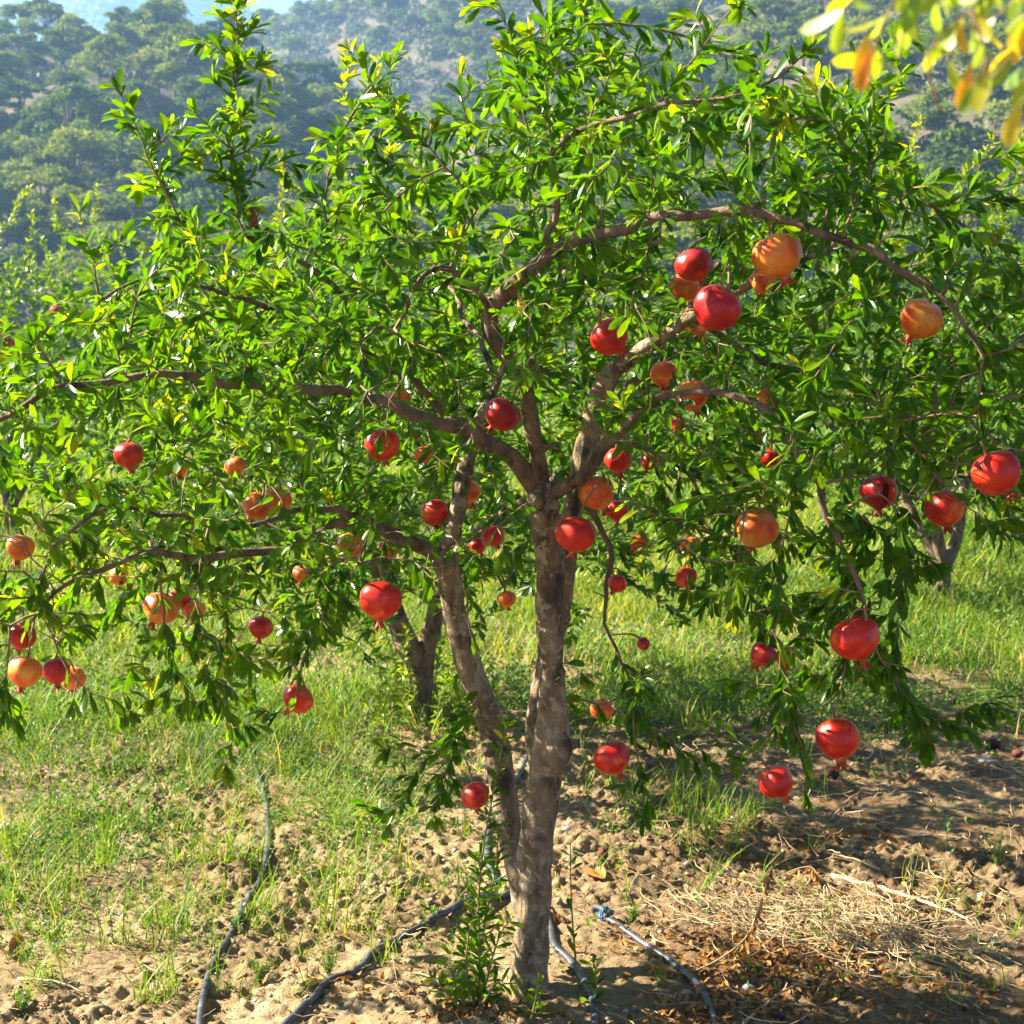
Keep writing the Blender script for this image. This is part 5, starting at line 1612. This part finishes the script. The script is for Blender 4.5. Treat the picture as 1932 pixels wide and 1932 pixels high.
        mb = MB(); leaves(mb, P[i] - b, np.stack([rng.normal(size=cnt) * 0.5, rng.normal(size=cnt) * 0.5, -np.ones(cnt)], 1), randdir(cnt, rng), rng.uniform(0.016, 0.034, cnt), 0.4, np.clip(0.5 + 0.2 * rng.normal(size=cnt), 0, 1), 0.6, 0.9, rng, twist=1.6)
        link('foliage', mb.mesh('foliage', [M_DRY]), e)
    # feathery single weeds
    for (u, v, h, lab) in ((1192, 1738, 34, 'small feathery green weed on the bare soil right of the trunk'), (490, 1845, 52, 'feathery pale green weed between the two hoses'), (618, 1835, 60, 'upright leafy weed left of the near hose'), (885, 1690, 70, 'feathery weed beside the hose left of the sucker shoots'), (1880, 1640, 60, 'sprawling grey green weed near the right edge'), (40, 1900, 46, 'sprawling green weed in the lower left corner')):
        b = GH(u, v); H = h * b[1] / F
        mb = MB(); st = MB()
        for s in range(9):
            a = rng.random() * 6.28; sp = rng.uniform(0.1, 0.6)
            P = np.stack([np.cos(a) * sp * H * np.linspace(0, 1, 9) ** 1.3, np.sin(a) * sp * H * np.linspace(0, 1, 9) ** 1.3, H * rng.uniform(0.6, 1.05) * np.linspace(0, 1, 9)], 1)
            tube(st, P, 0.0008, 4)
            for i in range(1, 9):
                k2 = 6
                leaves(mb, np.repeat(P[i][None], k2, 0), randdir(k2, rng) + [0, 0, 0.5], randdir(k2, rng), rng.uniform(0.005, 0.013, k2), 0.3, np.clip(0.55 + 0.15 * rng.normal(size=k2), 0, 1), 0.2, 0.2, rng, detail=False)
        e = empty('weed', tuple(b)); tag(e, lab, 'weed', 'single weeds on the bare soil')
        link('stem', st.mesh('stem', [M_SHOOT]), e); link('foliage', mb.mesh('foliage', [M_WEED]), e)


build_litter()


# ------------------------------------------------------------------ irrigation hoses
def build_hoses():
    R = 0.0088
    def hose(pts, lab, extra=None):
        P = np.array([GH(u, v) for u, v in pts])
        b = P[0].copy()
        P = resample(catmull(P, 8), 0.02)
        z = gheight(P[:, 0], P[:, 1])
        ker = np.ones(9) / 9
        zp = np.pad(z, 4, mode='edge'); zs = np.convolve(zp, ker, 'valid')
        P[:, 2] = np.maximum(zs, z - 0.004) + R * 0.75
        mb = MB(); tube(mb, P - b, R, 12)
        o = link('irrigation_hose', mb.mesh('irrigation_hose', [M_HOSE]), None, tuple(b))
        tag(o, lab, 'hose', 'black irrigation hoses on the orchard floor')
        return o, P, b
    hose([(440, 1290), (452, 1345), (462, 1400), (480, 1450), (500, 1510), (507, 1580), (498, 1640), (470, 1700), (440, 1760), (415, 1810), (395, 1850), (382, 1890), (376, 1940), (372, 2010)], 'black hose winding through the grass on the left down to the bottom edge')
    hose([(500, 1990), (535, 1938), (590, 1888), (620, 1860), (680, 1822), (750, 1779), (830, 1736), (900, 1708), (950, 1690), (1000, 1690), (1035, 1735), (1045, 1785), (1072, 1812), (1100, 1847), (1118, 1887), (1122, 1940), (1118, 2010)], 'black hose looping behind the foot of the trunk')
    hose([(1012, 1400), (985, 1450), (960, 1495), (935, 1535), (920, 1585), (922, 1632), (938, 1684)], 'grey dusty hose running up between the left stem and the trunk')
    o, P, b = hose([(1126, 1728), (1160, 1750), (1210, 1781), (1270, 1822), (1320, 1872), (1346, 1922), (1366, 1985)], 'black hose end folded back and tied with blue, right of the trunk')
    # folded-back end and its blue tie
    d = norm(P[3] - P[0]); side = norm(np.cross(d, [0, 0, 1.0]))
    f = P[0] - b
    mb = MB()
    tube(mb, np.array([f, f - d * 0.012 + [0, 0, 0.008], f - d * 0.006 + [0, 0, 0.019], f + d * 0.03 + [0, 0, 0.020] + side * -0.004, f + d * 0.055 + [0, 0, 0.019] + side * -0.006]), [R, R * 0.95, R * 0.95, R * 0.9, R * 0.9], 12)
    link('folded_end', mb.mesh('folded_end', [M_HOSE]), o)
    mb = MB()
    for q in range(2):
        c = f + d * (0.030 + 0.007 * q) + np.array([0, 0, 0.010])
        th = np.linspace(0, 2 * math.pi, 20)
        loop = c + side * (np.cos(th) * 0.0125)[:, None] + np.array([0, 0, 1.0]) * (np.sin(th) * 0.0205)[:, None]
        tube(mb, loop, 0.0026, 6)
    link('tie', mb.mesh('tie', [M_BLUE]), o)


build_hoses()

# ------------------------------------------------------------------ haze
HZ = 0.0008


def build_haze():
    x0, x1, y0, y1, z0, z1 = -700, 700, -60, 1400, -16.0, 285.0
    V = [(x, y, z) for z in (z0, z1) for y in (y0, y1) for x in (x0, x1)]
    Q = [(0, 2, 3, 1), (4, 5, 7, 6), (0, 1, 5, 4), (2, 6, 7, 3), (0, 4, 6, 2), (1, 3, 7, 5)]
    m, nt, out = new_mat('air')
    pv = nd(nt, 'ShaderNodeVolumePrincipled')
    pv.inputs['Color'].default_value = (0.30, 0.56, 0.95, 1)
    pv.inputs['Density'].default_value = HZ
    pv.inputs['Anisotropy'].default_value = 0.25
    nt.links.new(pv.outputs[0], out.inputs['Volume'])
    o = link('haze', mesh_from('haze', V, Q, None, [m], smooth=False))
    tag(o, kind='stuff')


build_haze()

# ------------------------------------------------------------------ light
SUN_EL = math.radians(34)
SUN_AZ = math.radians(-75)       # from +Y, clockwise
S = Vector((math.sin(SUN_AZ) * math.cos(SUN_EL), math.cos(SUN_AZ) * math.cos(SUN_EL), math.sin(SUN_EL)))
ld = bpy.data.lights.new('sun', 'SUN')
ld.energy = 5.0
ld.angle = math.radians(0.5)
ld.color = (1.0, 0.91, 0.74)
lo = bpy.data.objects.new('sun', ld)
COL.objects.link(lo)
lo.rotation_euler = (-S).to_track_quat('-Z', 'Y').to_euler()

w = bpy.data.worlds.new('World')
sc.world = w
w.use_nodes = True
nt = w.node_tree
bg = nt.nodes['Background']
sky = nt.nodes.new('ShaderNodeTexSky')
sky.sky_type = 'NISHITA'
sky.sun_disc = False
sky.air_density = 0.35
sky.dust_density = 0.4
sky.sun_elevation = SUN_EL
sky.sun_rotation = SUN_AZ % (2 * math.pi)
nt.links.new(sky.outputs[0], bg.inputs['Color'])
bg.inputs['Strength'].default_value = 0.05

# ------------------------------------------------------------------ camera
cd = bpy.data.cameras.new('camera')
cd.sensor_fit = 'HORIZONTAL'
cd.sensor_width = 24.0
cd.lens = 24.0 * F / 1932.0
cd.clip_start = 0.05
cd.clip_end = 5000
cd.dof.use_dof = True
cd.dof.focus_distance = 3.15
cd.dof.aperture_fstop = 7.0
co = bpy.data.objects.new('camera', cd)
COL.objects.link(co)
co.location = (0, 0, CAM_H)
co.rotation_euler = (math.pi / 2 - PITCH, 0, 0)
sc.camera = co

vs = sc.view_settings
vs.view_transform = 'Standard'
vs.look = 'None'
vs.gamma = 1.0
vs.exposure = 2.8
cy = sc.cycles
cy.max_bounces = 8
cy.diffuse_bounces = 2
cy.glossy_bounces = 2
cy.transmission_bounces = 4
cy.volume_bounces = 0
cy.use_denoising = True
cy.caustics_reflective = False
cy.caustics_refractive = False
